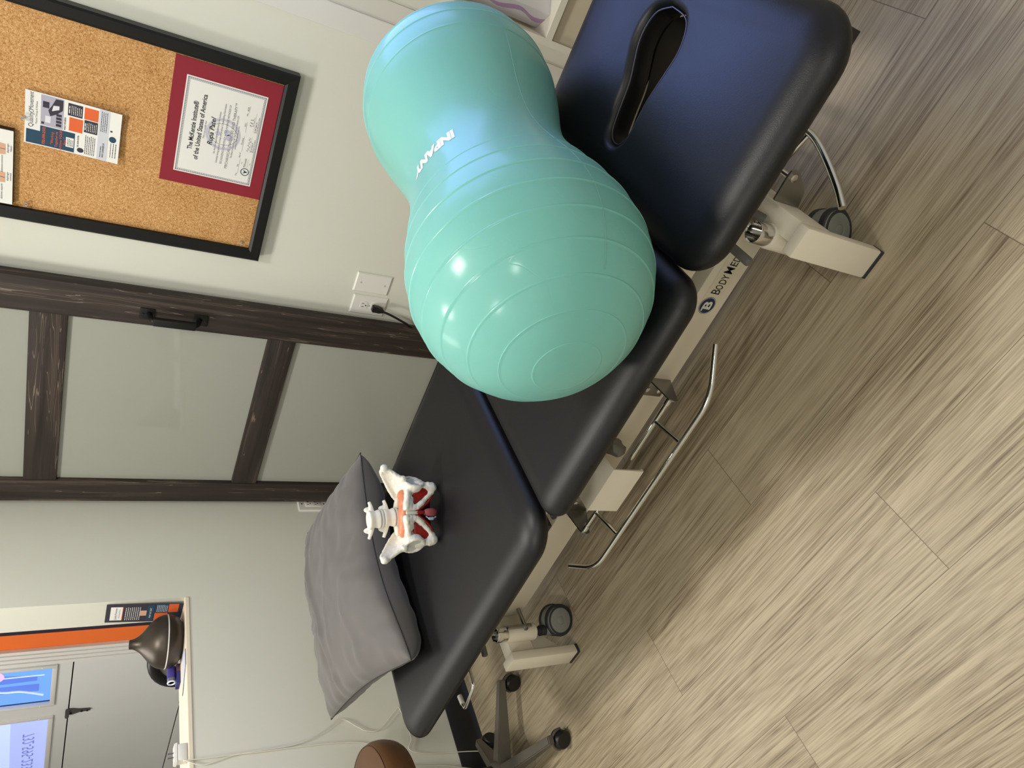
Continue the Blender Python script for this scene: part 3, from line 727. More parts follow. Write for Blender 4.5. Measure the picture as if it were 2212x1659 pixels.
def on_ball(s0, phi0):
    # text: right = up x normal with up towards the near pole
    def f(a, c, d):
        s = s0 - c; r = peanut_R(s)+.0007+d; phi = phi0 - a/(.165)
        # phi grows so that letters run to the left seen from above
        n = u0*math.cos(phi)+side*math.sin(phi)
        return cL - ax*s + n*r
    return f
b = nb(); text(b, 'INPANY', .034, on_ball(D/2-.030, .64), 0, 0, bold=.0022, wide=1.0, cuts=2, width=.105)
flat('ball_lettering', b, M('white_print', (228, 232, 226), .5), body)
b = nb(); pts = []
for s in [S0+(S1-S0)*i/90 for i in range(6, 85)]:
    n = u0*math.cos(1.55)+side*math.sin(1.55)
    pts.append(cL-ax*s+n*(peanut_R(s)+.0001))
tube(b, pts, .0009, 6)
obj('mould_seam', b, body.data.materials[0], body)

# ------------------------------------------------------------------ pillow
def pillow():
    Nn = Vector((-1.505, .845, .600)); Ff = Vector((-1.392, 1.462, .610)); Ll = Vector((-2.035, .985, .620))
    e1 = Ff-Nn; e2 = Ll-Nn; e1.z = e2.z = 0
    G = 72; bm = nb(); top = {}; bot = {}
    def P(i, j, s):
        u, v = i/G*2-1, j/G*2-1                    # u along the front edge, v towards the wall
        # edges pull in between the corners
        pu = u*(1-.05*(1-v*v)*abs(u)**2) ; pv = v*(1-(.055 if v > 0 else .12)*(1-u*u)*abs(v)**2)
        base = Nn + e1*((pu+1)/2) + e2*((pv+1)/2)
        zs = .605 + .010*(pu+1)/2 + .014*(pv+1)/2 - .028*math.exp(-((u+1)**2+(v+1)**2)*3)
        h = ((1-abs(u)**2.6)*(1-abs(v)**2.6)) if s > 0 else ((1-abs(u)**7)*(1-abs(v)**7))
        h = max(h, 0)**.52
        q = Vector((pu*3, pv*3, 2.0*s))
        wr = noise.noise(Vector((u*2.2+3, v*1.4, s)))*.014 + noise.noise(Vector((u*5+v*2, v*4-u*2, s+9)))*.005
        # pulls that run in from the seam
        eu, ev = 1-abs(u), 1-abs(v)
        e = min(eu, ev); along = (v if eu < ev else u)
        wr += math.sin(along*26+6*noise.noise(Vector((u*2, v*2, 3))))*.0058*math.exp(-e*4.5)*(1-math.exp(-e*22))
        if s > 0:
            ph = 9*(v+.35*u) + 4.5*noise.noise(Vector((u*1.3+4, v*1.3, 1)))
            wr += .0042*math.exp(-(math.sin(ph*.5)/.22)**2)*(1-v*v)*(.4+.6*max(0, -u+.5))
            ph2 = 11*(u-.3*v) + 5*noise.noise(Vector((u*1.6, v*1.6+7, 2)))
            wr += .0030*math.exp(-(math.sin(ph2*.5)/.2)**2)*max(0, v+.3)*(1-u*u)
        # one long fold across the top
        if s > 0:
            fold = v-.38-.10*math.sin(u*2.4); wr += .013*math.exp(-(fold/.05)**2)*(1-u*u) - .009*math.exp(-((fold-.10)/.06)**2)*(1-u*u)
        amp = .068 if s > 0 else .085
        z = zs + s*(h*amp) + wr*h**.4*(1 if s > 0 else .7)
        z = max(z, PT+.0015 + .0)  if base.x > -1.80 else max(z, PT-.03)
        push = 0 if s > 0 else .004*math.exp(-((v+.93)/.10)**2)*(1-u**4)
        return Vector((base.x+push, base.y, z))
    for i in range(G+1):
        for j in range(G+1):
            top[i, j] = bm.verts.new(P(i, j, 1))
            bot[i, j] = top[i, j] if (i in (0, G) or j in (0, G)) else bm.verts.new(P(i, j, -1))
    for i in range(G):
        for j in range(G):
            bm.faces.new((top[i, j], top[i+1, j], top[i+1, j+1], top[i, j+1]))
            bm.faces.new((bot[i, j], bot[i, j+1], bot[i+1, j+1], bot[i+1, j]))
    edge = [top[i, 0].co.copy() for i in range(G)]+[top[G, j].co.copy() for j in range(G)]+[top[i, G].co.copy() for i in range(G, 0, -1)]+[top[0, j].co.copy() for j in range(G, 0, -1)]
    return bm, edge
b, edge = pillow()
pm = M('grey_satin_cotton', (95, 91, 89), .62, spec=.35)
ns = pm.node_tree.nodes['Principled BSDF']; ns.inputs['Sheen Weight'].default_value = .25
pw = thing('pillow', (-1.73, 1.2, PT), 'grey pillow lying across the foot end of the treatment table', 'pillow')
cv = obj('pillow_cover', b, pm, pw, angle=180)
b = nb(); tube(b, [p for p in edge], .0015, 6, closed=True)
obj('seam', b, M('seam_dark', (38, 37, 40), .7), cv, label='dark seam round the edge')

# ------------------------------------------------------------------ pelvis model
PO = Vector((-1.240, 1.092, PT)); PR = Vector((.585, .811, 0)); PBk = Vector((-.811, .585, 0))
PS = .00083
def pv(l, d, z): return PO + PR*(l*PS) + PBk*(d*PS) + Vector((0, 0, z*PS+.001))
pe = thing('pelvis_model', PO, 'white plastic pelvis bone model with red muscles leaning by the grey pillow', 'anatomical model')
bone = M('model_bone', (232, 228, 216), .5, bump=(160, .12, .0012)); bone_s = M('model_bone_smooth', (206, 206, 200), .45)
redm = M('model_muscle', (150, 30, 24), .42, bump=(260, .2, .0008)); redd = M('model_muscle_dark', (112, 20, 20), .38); org = M('model_orange', (214, 132, 96), .35)
def interp(P, t):
    n = len(P)-1; x = min(max(t, 0), .9999)*n; i = int(x); f = x-i
    return tuple(P[i][k]*(1-f)+P[i+1][k]*f for k in range(3))
CREST = [(137, 16, 176), (128, 36, 178), (112, 56, 163), (88, 74, 143), (66, 84, 125), (45, 92, 103)]
LOWER = [(106, 12, 118), (92, 28, 108), (76, 42, 102), (62, 54, 99), (50, 66, 97), (40, 80, 92)]
for s in (1, -1):
    b = nb(); q = lambda p: pv(s*p[0], p[1], p[2])
    K = 30
    for k in range(K+1):
        t = k/K; a, c = interp(CREST, t), interp(LOWER, t)
        pts = []
        for j in range(7):
            f = j/6; blg = math.sin(PI*f)*9
            pts.append(q((a[0]*(1-f)+c[0]*f+blg*.35, a[1]*(1-f)+c[1]*f+blg, a[2]*(1-f)+c[2]*f-blg*.4)))
        tube(b, pts, [.0045, .0036, .0032, .0032, .0035, .0042, .006], 8)
    tube(b, smooth_path([q(p) for p in CREST], 4), .0055, 8); tube(b, smooth_path([q(p) for p in LOWER], 4), .0062, 8)
    ell(b, q((137, 15, 176)), (.0095, .0095, .011), 14); ell(b, q((133, 20, 168)), (.009, .009, .011), 14)
    tube(b, smooth_path([q(p) for p in ((135, 16, 170), (124, 15, 150), (112, 13, 132), (106, 12, 118), (102, 14, 106))], 5), .0052, 10)
    ell(b, q((104, 12, 116)), (.009, .009, .010), 12)
    # socket: a ring with a body behind it
    cn = (PR*s*.80 - PBk*.56 + Vector((0, 0, -.06))).normalized(); cc = q((95, 20, 80)); uu, vv = frame_of(cn)
    tube(b, [cc+(uu*math.cos(2*PI*k/28)+vv*math.sin(2*PI*k/28))*.0245 for k in range(28)], .0055, 8, closed=True)
    ell(b, cc-cn*.024, (.021, .021, .025), 16)
    for k in range(28):
        r_ = uu*math.cos(2*PI*k/28)+vv*math.sin(2*PI*k/28); tube(b, [cc+r_*.0245, cc+r_*.021-cn*.014, cc+r_*.012-cn*.022], .0045, 6)
    tube(b, smooth_path([q(p) for p in ((84, 26, 98), (66, 14, 102), (44, 6, 106), (22, 0, 112), (8, 0, 112))], 5), .0088, 12)
    for p, r_ in (((17, 3, 103), (.012, .010, .013)), ((15, 4, 90), (.010, .009, .014)), ((30, 5, 100), (.014, .008, .012)), ((24, 5, 112), (.013, .009, .007)), ((40, 10, 96), (.013, .008, .011))):
        ell(b, q(p), r_, 14, Matrix(((PR.x, PBk.x, 0), (PR.y, PBk.y, 0), (0, 0, 1))))
    tube(b, smooth_path([q(p) for p in ((14, 4, 80), (30, 8, 58), (50, 14, 36), (66, 20, 20), (74, 24, 15))], 5), [.0085]*6+[.0068]*8+[.0085]*7, 12)
    tube(b, smooth_path([q(p) for p in ((88, 30, 74), (88, 26, 54), (84, 22, 34), (78, 22, 15))], 5), [.0135]*6+[.0105]*4+[.0135]*6, 14)
    ell(b, q((80, 22, 22)), (.015, .015, .018), 14)
    b = evaluated(b, [('REMESH', dict(mode='VOXEL', voxel_size=.0022)), ('SMOOTH', dict(factor=.5, iterations=5))])
    for v in b.verts: v.co += Vector((noise.noise(v.co*140), noise.noise(v.co*140+Vector((7, 0, 0))), noise.noise(v.co*140+Vector((0, 7, 0)))))*.0011
    zmin = min(v.co.z for v in b.verts)
    for v in b.verts: v.co.z = max(v.co.z, PT+.0008)
    hb = obj('hip_bone', b, bone, pe, angle=180)
    b = nb(); lathe(b, [(.0225, .001), (.021, -.008), (.016, -.0155), (.009, -.0185), (0, -.0195)], cc+cn*.0, cn, 28)
    obj('hip_socket', b, bone_s, hb, label='smooth grey hip socket')
    b = nb()                                    # obturator muscle in the opening
    for k in range(9):
        f = k/8; tube(b, smooth_path([q((30+f*48, 12+f*6, 84-8*abs(f-.3))), q((48+f*26, 14+f*6, 60-10*f)), q((58+f*16, 18+f*3, 38-6*f))], 4), .0055, 8)
    b = evaluated(b, [('REMESH', dict(mode='VOXEL', voxel_size=.0022)), ('SMOOTH', dict(factor=.5, iterations=4))])
    obj('obturator_muscle', b, redm, pe, angle=180, label='red muscle filling the opening')
b = nb(); box(b, -.005, .005, -.006, .010, .076, .113, bev=.002)
for v in b.verts: v.co = pv(v.co.x*1000, v.co.y*1000, v.co.z*1000)
obj('pubic_disc', b, bone_s, pe)
b = nb()                                        # sacrum and tailbone
for k in range(12):
    f = k/11; ww = 44*(1-f)**.8+8; c = (-4, 74+34*math.sin(f*2.4), 112-96*f)
    ell(b, pv(*c), (ww*.001, .014-.007*f, .011), 14, Matrix(((PR.x, PBk.x, 0), (PR.y, PBk.y, 0), (0, 0, 1))))
b = evaluated(b, [('REMESH', dict(mode='VOXEL', voxel_size=.0028)), ('SMOOTH', dict(factor=.5, iterations=4))])
for v in b.verts: v.co.z = max(v.co.z, PT+.001)
obj('sacrum', b, bone, pe, angle=180)
# two lumbar vertebrae on the sacrum
SD = Vector((-PR.x*.10+PBk.x*.10, -PR.y*.10+PBk.y*.10, 1.0)).normalized()
s0 = pv(-6, 62, 118)
for k in range(2):
    o = s0 + SD*(.006+.038*k)
    b = nb(); lathe(b, [(.018, 0), (.0235, .001), (.0240, .004), (.0205, .014), (.0240, .026), (.0235, .030), (.018, .031)], o, SD, 26)
    for s in (1, -1):
        tube(b, [o+SD*.016+PR*s*.012+PBk*.012, o+SD*.018+PR*s*.034+PBk*.016, o+SD*.022+PR*s*.047+PBk*.018], [.009, .0055, .0045], 8)
        ell(b, o+SD*.016+PR*s*.026+PBk*.022+Vector((0, 0, .006)), (.008, .008, .013), 10)
    tube(b, [o+SD*.014+PBk*.016, o+SD*.008+PBk*.040], [.011, .006], 8)
    b = evaluated(b, [('REMESH', dict(mode='VOXEL', voxel_size=.0018)), ('SMOOTH', dict(factor=.5, iterations=3))])
    obj('vertebra', b, bone, pe, angle=180)
    obj('spinal_disc', lathe(nb(), [(.018, 0), (.0235, .0005), (.0245, .0035), (.0235, .0065), (.018, .007)], o-SD*.007, SD, 26), bone_s, pe)
b = nb()                                        # orange soft tissue behind the pubic bones
for l, d, z, r_ in ((0, 22, 112, (.030, .018, .014)), (-30, 26, 112, (.026, .015, .012)), (30, 26, 112, (.026, .015, .012)), (-54, 34, 108, (.016, .012, .014)), (56, 34, 110, (.016, .012, .014))):
    ell(b, pv(l, d, z), r_, 16, Matrix(((PR.x, PBk.x, 0), (PR.y, PBk.y, 0), (0, 0, 1))))
b = evaluated(b, [('REMESH', dict(mode='VOXEL', voxel_size=.0022)), ('SMOOTH', dict(factor=.5, iterations=8))])
obj('bladder', b, org, pe, angle=180, label='orange organ behind the front bones')
# pelvic floor sheet between the lower bones
b = nb(); n = 14; g = {}
for i in range(n+1):
    for j in range(n+1):
        u = i/n*2-1; t = j/n
        wdt = 6+62*t; l = u*wdt; z = 80-66*t + (16*t*(1-u*u)*-.4) + 5*t; d = 8 + 16*t + 22*t*(1-u*u)
        g[i, j] = b.verts.new(pv(l, d, max(z, 2)))
for i in range(n):
    for j in range(n): b.faces.new((g[i, j], g[i+1, j], g[i+1, j+1], g[i, j+1]))
bmesh.ops.solidify(b, geom=b.faces[:], thickness=.003)
for v in b.verts: v.co.z = max(v.co.z, PT+.001)
pf = obj('pelvic_floor', b, redd, pe, angle=80, label='dark red muscle sheet below the front joint')
for s in (1, -1):
    b = nb(); tube(b, smooth_path([pv(s*5, 0, 78), pv(s*18, 4, 58), pv(s*36, 10, 34), pv(s*56, 18, 18)], 5), .0035, 8); obj('muscle_strip', b, redm, pe)
b = nb(); tube(b, [pv(0, -2, 82), pv(1, 0, 66), pv(2, 3, 52)], [.0035, .0055, .004], 10); obj('muscle_strip', b, redm, pe)
b = nb(); ell(b, pv(2, 6, 32), (.012, .010, .020), 16); ell(b, pv(-3, 3, 30), (.006, .007, .016), 14); ell(b, pv(7, 3, 30), (.006, .007, .016), 14)
b = evaluated(b, [('REMESH', dict(mode='VOXEL', voxel_size=.002)), ('SMOOTH', dict(factor=.5, iterations=2))])
for v in b.verts: v.co.z = max(v.co.z, PT+.001)
obj('soft_tissue', b, M('model_mauve', (148, 72, 76), .4), pe, angle=180)
b = nb(); tube(b, smooth_path([pv(-10, 4, 46), pv(-17, 2, 36), pv(-17, 1, 24), pv(-12, 2, 14)], 5), [.002]*5+[.0042]*6+[.002]*5, 8); obj('pale_strip', b, M('model_blue_grey', (150, 166, 182), .4), pe)

# ------------------------------------------------------------------ corkboard and what hangs on it
CY = 2.118                                     # cork surface
BX0, BX1, BB0, BB1 = -1.168, -.563, Z(-.411), Z(.505)
cb = thing('corkboard', ((BX0+BX1)/2, YB, BB0), 'large cork notice board in a black wooden frame', 'corkboard')
fwid = .036
obj('cork_panel', bx(BX0+.02, BX1-.02, CY, CY+.008, BB0+.02, BB1-.02), MT['cork'], cb, False)
def fr_bar(p):
    bm = nb(); A = []
    (x0, z0), (x1, z1), (x2, z2), (x3, z3) = p       # outer start, outer end, inner end, inner start
    lay = [((0, 0), YB-.001), ((0, 0), 2.106), ((.16, 0), 2.1015), ((.80, 0), 2.1025), ((1, 0), 2.107), ((1, 0), YB-.001)]
    R0 = [bm.verts.new((x0+(x3-x0)*t[0], y, z0+(z3-z0)*t[0])) for t, y in lay]; R1 = [bm.verts.new((x1+(x2-x1)*t[0], y, z1+(z2-z1)*t[0])) for t, y in lay]
    for k in range(len(lay)): bm.faces.new((R0[k], R0[(k+1) % 6], R1[(k+1) % 6], R1[k]))
    bm.faces.new(R0); bm.faces.new(R1[::-1]); return bm
o = [(BX0, BB0), (BX1, BB0), (BX1, BB1), (BX0, BB1)]; i_ = [(BX0+fwid, BB0+fwid), (BX1-fwid, BB0+fwid), (BX1-fwid, BB1-fwid), (BX0+fwid, BB1-fwid)]
for k in range(4): obj('frame_bar', fr_bar((o[k], o[(k+1) % 4], i_[(k+1) % 4], i_[k])), MT['black_frame'], cb, smooth=True, angle=25)

# certificate
ce = thing('certificate', (-.78, CY, Z(-.373)), 'framed-in-red-mat certificate in the lower right of the corkboard', 'certificate')
mx0_, mx1_, mz0_, mz1_ = -.9602, -.604, Z(-.3745), Z(-.0975)
obj('red_mat', bx(mx0_, mx1_, CY-.003, CY, mz0_, mz1_), MT['red_mat'], ce, False)
px0, px1, pz0, pz1 = -.9235, -.6475, Z(-.3405), Z(-.1300)
pp = obj('certificate_paper', bx(px0, px1, CY-.0042, CY-.003, pz0, pz1), MT['paper'], ce, False)
mpc = onwall(CY-.0044); cx = (px0+px1)/2; W_, H_ = px1-px0, pz1-pz0
b = nb()
for (ins, wd) in ((.0035, .0009), (.0085, .0007)):
    rect(b, px0+ins, px1-ins, pz0+ins, pz0+ins+wd, mpc); rect(b, px0+ins, px1-ins, pz1-ins-wd, pz1-ins, mpc); rect(b, px0+ins, px0+ins+wd, pz0+ins, pz1-ins, mpc); rect(b, px1-ins-wd, px1-ins, pz0+ins, pz1-ins, mpc)
for k in range(58):
    xk = px0+.006+(W_-.012)*k/57
    for zz in (pz0+.006, pz1-.006): disc(b, xk, zz, .0009, .0018, mpc, .0001, 8)
for k in range(42):
    zk = pz0+.006+(H_-.012)*k/41
    for xx in (px0+.006, px1-.006): disc(b, xx, zk, .0009, .0018, mpc, .0001, 8)
flat('border_print', b, MT['inkgrey'], pp)
b = nb(); disc(b, cx, pz0+.098, .040, .045, mpc, .0001, 48); disc(b, cx, pz0+.098, .046, .0468, mpc, .0001, 48)
for k in range(5): disc(b, cx, pz0+.098, .0375, .0383, lambda a, c, d, k=k: mpc(cx+(a-cx)*math.cos(k*PI/5), c, d), .0001, 32)
disc(b, cx, pz0+.112, 0, .007, mpc, .0001, 20); disc(b, cx+.008, pz0+.088, 0, .009, mpc, .0001, 20); disc(b, cx-.006, pz0+.080, 0, .010, mpc, .0001, 20)
flat('seal_print', b, MT['lilac'], pp)
b = nb()
text(b, 'The McKenzie Institute\u00ae', .0175, mpc, cx+.004, pz1-.0385, 'CENTER', d=.0003, bold=.0003, width=.140)
text(b, 'of the United States of America', .0175, mpc, cx+.003, pz1-.0570, 'CENTER', d=.0003, bold=.0003, width=.190)
text(b, 'Rupa Patel', .0185, mpc, cx, pz1-.0875, 'CENTER', shear=.25, d=.0003, bold=.0002, width=.082)
flat('headline_print', b, MT['ink'], pp)
b = nb()
for s_, sz, zz, wd, sh in (('This is to certify that', .0065, -.0655, .052, .3), ('has met the requirements established by the Institute', .0072, -.0985, .124, .2), ('including having passed a written and practical Credentialling Examination', .0072, -.1085, .176, .2),
                    ('RECOGNIZING COMPETENCY IN THE MCKENZIE METHOD\u00ae OF', .0078, -.1215, .176, 0), ('MECHANICAL DIAGNOSIS AND THERAPY\u2122', .0105, -.1375, .196, 0), ('The Board of Directors of The McKenzie Institute USA', .0072, -.1455, .128, .2), ('caused this certificate on', .006, -.1515, .070, .2)):
    b = nb(); text(b, s_, sz, mpc, cx, pz1+zz, 'CENTER', shear=sh, d=.0003, width=wd); flat('small_print', b, MT['inkgrey'], pp)
b = nb()
for s_, x_, sh_ in (('The', .024, .2), ('9th', .054, 0), ('day of', .082, .2), ('October', .122, 0), ('2021', .176, 0), ('No.', .208, .2), ('4628', .222, 0)):
    b = nb(); text(b, s_, .0062, mpc, px0+x_, pz0+.043, shear=sh_, d=.0003); flat('date_print', b, MT['inkgrey'], pp)
b = nb()
for x0_, x1_ in ((.034, .080), (.102, .150), (.160, .192), (.218, .238)): rect(b, px0+x0_, px0+x1_, pz0+.0412, pz0+.0417, mpc, .0003)
for x0_, x1_ in ((.104, .152), (.165, .222)): rect(b, px0+x0_, px0+x1_, pz0+.0205, pz0+.0209, mpc, .0003)
flat('rule_print', b, MT['inkgrey'], pp); b = nb()
text(b, 'McKenzie', .009, mpc, px0+.056, pz0+.0235, d=.0003, width=.027); text(b, 'THE', .004, mpc, px0+.064, pz0+.0335, d=.0003); text(b, 'I N S T I T U T E', .004, mpc, px0+.057, pz0+.0175, d=.0003, width=.025); text(b, 'USA', .004, mpc, px0+.065, pz0+.0115, d=.0003)
flat('institute_print', b, MT['inkgrey'], pp)
for x_, s1, s2 in ((.106, .034, .040), (.166, .034, .050)):
    b = nb(); fine_print(b, px0+x_, pz0+.0155, s1, .0034, mpc, .0003); fine_print(b, px0+x_, pz0+.0112, s2, .0026, mpc, .0003); flat('name_print', b, MT['inkgrey'], pp)
b = nb()
tube(b, smooth_path([mpc(px0+.106+.0030*k, pz0+.0255+.0028*math.sin(k*2.3)+.0016*math.sin(k*1.1), .0004) for k in range(15)], 4), .0003, 4)
flat('signature_print', b, MT['ink'], pp); b = nb(); tube(b, smooth_path([mpc(px0+.180+.0022*k+.003*math.sin(k*1.7), pz0+.0285+.0055*math.sin(k*1.5), .0004) for k in range(13)], 4), .0003, 4)
flat('signature_print', b, MT['ink'], pp)
b = nb(); disc(b, px0+.042, pz0+.0225, .0098, .0118, mpc, .0003, 30)
prism(b, [(px0+.036, pz0+.028), (px0+.042, pz0+.024), (px0+.048, pz0+.028), (px0+.0445, pz0+.021), (px0+.042, pz0+.014), (px0+.0395, pz0+.021)], lambda a, c, d: mpc(a, c, .0003+d), .0001)
flat('badge_print', b, MT['navy'], pp)

# flyer pinned near the middle: its lower edge curls off the board
fx0, fx1, fz0, fz1 = -.9385, -.797, Z(.0085), Z(.224)
def mpf(a, c, d):
    t = max(0, min(1, (fz1-c)/(fz1-fz0))); curl = .002 + .012*t**1.6 + .004*abs((a-(fx0+fx1)/2)/.07)**2
    return Vector((a, CY-curl-d, c))
fl = thing('flyer', ((fx0+fx1)/2, CY, fz0), 'printed clinic flyer pinned above the certificate, with orange and charcoal squares', 'flyer')
b = nb(); sheet(b, fx0, fx1, fz0, fz1, mpf, .0005, 10, 16); sh = obj('flyer_sheet', b, MT['paper'], fl, smooth=False)
def fr(bm, x0, x1, z0, z1, d=.0007): rect(bm, fx0+x0, fx0+x1, fz1-z1, fz1-z0, mpf, d, 4, 4)
b = nb(); fr(b, .0025, .0385, .004, .112); fr(b, .0385, .0545, .034, .112); flat('teal_panel', b, MT['teal'], sh)
b = nb(); fr(b, .0565, .1385, .034, .084); flat('photo_base', b, M('photo_grey', (176, 172, 190), .7), sh)
b = nb()
prism(b, [(fx0+.085, fz1-.055), (fx0+.10, fz1-.05), (fx0+.115, fz1-.058), (fx0+.135, fz1-.066), (fx0+.136, fz1-.082), (fx0+.108, fz1-.082), (fx0+.095, fz1-.07)], lambda a, c, d: mpf(a, c, .0010+d), .0001)
fr(b, .105, .122, .038, .052, .0010); fr(b, .060, .066, .036, .042, .001)
for k in range(4): fr(b, .062+.009*k, .069+.009*k, .068, .080, .001)
flat('photo_dark', b, MT['char'], sh)
b = nb(); fr(b, .066, .084, .044, .056, .0010); flat('photo_light', b, M('photo_pale', (224, 222, 232), .7), sh); b = nb(); prism(b, [(fx0+.10, fz1-.058), (fx0+.116, fz1-.061), (fx0+.118, fz1-.074), (fx0+.108, fz1-.074)], lambda a, c, d: mpf(a, c, .0013+d), .0001); flat('photo_light', b, bpy.data.materials['photo_pale'], sh)
b = nb(); fr(b, .1005, .1345, .093, .126); fr(b, .0655, .0995, .131, .162); flat('charcoal_square', b, MT['char'], sh)
b = nb(); fr(b, .0625-.003, .0965, .097, .128); fr(b, .1015, .1345, .130, .162); flat('orange_square', b, MT['orange'], sh)
b = nb(); fr(b, .0005, .1408, .164, .188); flat('grey_band', b, M('band_grey', (206, 208, 218), .7), sh)
b = nb(); disc(b, fx0+.064, fz1-.1985, 0, .0085, mpf, .0008); flat('teal_badge', b, MT['teal'], sh)
T = lambda bm, s, sz, x, z, **k: text(bm, s, sz, mpf, fx0+x, fz1-z, d=.0014, **k)
b = nb(); T(b, 'Quality', .015, .044, .018, width=.040); T(b, 'Movement', .015, .090, .018, width=.048); T(b, 'Physical Therapy & Wellness', .006, .056, .027, width=.060)
flat('title_lettering', b, MT['inkgrey'], sh)
b = nb(); disc(b, fx0+.087, fz1-.014, .0028, .0034, mpf, .0012, 20, 1.6); flat('title_emblem', b, MT['char'], sh)
b = nb(); T(b, '732-595-2332', .0085, .006, .0455, width=.046, bold=.0002)
for k, s_ in enumerate(('"Working', 'Together to', 'Achieve YOUR', 'Best."')): T(b, s_, .0085, .027, .064+.0095*k, align='CENTER')
flat('orange_lettering', b, MT['orange'], sh)
b = nb(); fr(b, .014, .040, .092, .110, .0010); flat('white_box', b, MT['paper'], sh)
for s_, sz_, x_, z_, w__ in (('WHAT WE SERVE', .0048, .058, .0895, .034), ('DR. RUPA PATEL', .0048, .020, .121, .032), ('WHY CHOOSE US', .0062, .008, .180, .040), ("Here's the reason", .0038, .008, .173, .03)):
    b = nb(); T(b, s_, sz_, x_, z_, width=w__, bold=.0001); flat('heading_lettering', b, MT['ink'], sh)
b = nb()
for k in range(4): fine_print(b, fx0+.017, fz1-.097-.0035*k, .020, .0022, mpf, .0014)
flat('box_lettering', b, MT['ink'], sh); b = nb()
for k in range(6): fine_print(b, fx0+.006, fz1-.137-.0042*k, .052, .0022, mpf, .0014)
flat('story_lettering', b, MT['ink'], sh); b = nb()
for k in range(4): fine_print(b, fx0+.079, fz1-.170-.0042*k, .058, .0022, mpf, .0014)
flat('quote_lettering', b, MT['ink'], sh); b = nb()
for k in range(3): fine_print(b, fx0+.014, fz1-.196-.006*k, .040, .0024, mpf, .0014)
flat('contact_lettering', b, MT['ink'], sh)
b = nb()
for k in range(6): fine_print(b, fx0+.105, fz1-.102-.0042*k, .024, .0022, mpf, .0014); fine_print(b, fx0+.070, fz1-.138-.0042*k, .024, .0022, mpf, .0014)
fine_print(b, fx0+.107, fz1-.0975, .020, .0036, mpf, .0014); fine_print(b, fx0+.072, fz1-.1345, .020, .0036, mpf, .0014)
flat('white_lettering', b, MT['paper'], sh)
b = nb(); fr(b, .084, .0885, .1915, .1965); T(b, 'f', .007, .085, .197); flat('icon_print', b, MT['navy'], sh)
b = nb(); disc(b, fx0+.013, fz1-.126, 0, .0065, mpf, .001, 20, 1.2); flat('portrait_print', b, MT['char'], sh)
def push_pin(p, label, tilt=(0, -1, 0.15)):
    t = thing('push_pin', p, label, 'push pin', 'clear push pins')
    obj('pin_head', lathe(nb(), [(.0045, .003), (.0050, .0045), (.0032, .0065), (.0030, .012), (.0046, .0145), (.0046, .016), (0, .0165)], p, tilt, 16), MT['clear'], t)
    obj('pin_shaft', lathe(nb(), [(.0007, -.004), (.0007, .004)], p, tilt, 8), MT['steel'], t)
push_pin((-1.119, CY, Z(.214)), 'clear push pin near the left edge of the cork, below the exercise sheet')
push_pin((-1.115, CY, Z(-.349)), 'clear push pin alone in the bottom left corner of the cork')
push_pin((-.872, CY-.001, Z(.2225)), 'clear push pin holding the top edge of the clinic flyer', (0, -1, .35))
# exercise sheet on a dark clip folder, top left
ex0, ex1, ez0, ez1 = -1.122, -.912, Z(.245), Z(.49)
eh = thing('exercise_sheet', ((ex0+ex1)/2, CY, ez0), 'white exercise sheet with torso drawings at the top left of the corkboard', 'poster')
mpe = lambda a, c, d: Vector((a, CY-.017-d, c))
obj('backing_folder', bx(ex0-.002, ex1+.003, CY-.016, CY-.0, ez0-.001, ez1, bev=.002), MT['black'], eh)
es_ = obj('paper_sheet', bx(ex0, ex1, CY-.0172, CY-.0162, ez0, ez1), MT['paper'], eh, False)
skin = M('print_skin', (214, 168, 140), .7)
for xc in (-.965, -1.045):
    for zc in (ez0+.034, ez0+.10, ez0+.166):
        b = nb(); prism(b, [(xc-.014, zc-.018), (xc+.014, zc-.018), (xc+.017, zc), (xc+.013, zc+.024), (xc-.013, zc+.024), (xc-.017, zc)], lambda a, c, d: mpe(a, c, .0004+d), .0001); flat('torso_print', b, skin, es_)
b = nb()
for xc in (-.965, -1.045):
    for zc in (ez0+.034, ez0+.10, ez0+.166):
        tube(b, [mpe(xc, zc-.017, .0006), mpe(xc+.001, zc+.006, .0006), mpe(xc+.003, zc+.022, .0006)], .0006, 4)
        text(b, 'diaphragm', .0062, mpe, xc+.004, zc-.0245, 'CENTER', d=.0006); text(b, 'relaxes' if xc > -1 else 'contracts', .0062, mpe, xc+.004, zc-.031, 'CENTER', d=.0006)
        text(b, 'abdomen contracts' if xc > -1 else 'abdomen expands', .0062, mpe, xc-.042, zc-.012, 'CENTER', d=.0006)
flat('caption_print', b, MT['ink'], es_)

# ------------------------------------------------------------------ wall plates, plug, cord
def plate(name, cx_, cz_, w_, h_, label, face='back'):
    t = thing(name, (cx_, YB, cz_-h_/2), label, 'wall plate')
    b = nb(); lay = [(0, 0), (0, .0025), (.004, .0062)]
    R_ = [[b.verts.new((cx_+sx*(w_/2-i), YB-d, cz_+sz*(h_/2-i))) for sx, sz in ((-1, -1), (1, -1), (1, 1), (-1, 1))] for i, d in lay]
    for A, B in zip(R_, R_[1:]):
        for k in range(4): b.faces.new((A[k], A[(k+1) % 4], B[(k+1) % 4], B[k]))
    b.faces.new(R_[0]); b.faces.new(R_[-1])
    p = obj('cover_plate', b, MT['white'], t, smooth=False); return t, p
def screws(parent, pts):
    for x, z in pts:
        b = nb(); lathe(b, [(.0038, 0), (.0034, .001), (0, .0012)], (x, YB-.0062, z), (0, -1, 0), 12); obj('screw', b, M('screw_white', (190, 188, 182), .4), parent)
t, p = plate('blank_plate', -1.196, Z(-.8165), .0785, .130, 'blank white wall plate to the right of the outlet')
screws(t, [(-1.196, Z(-.772)), (-1.196, Z(-.861))])
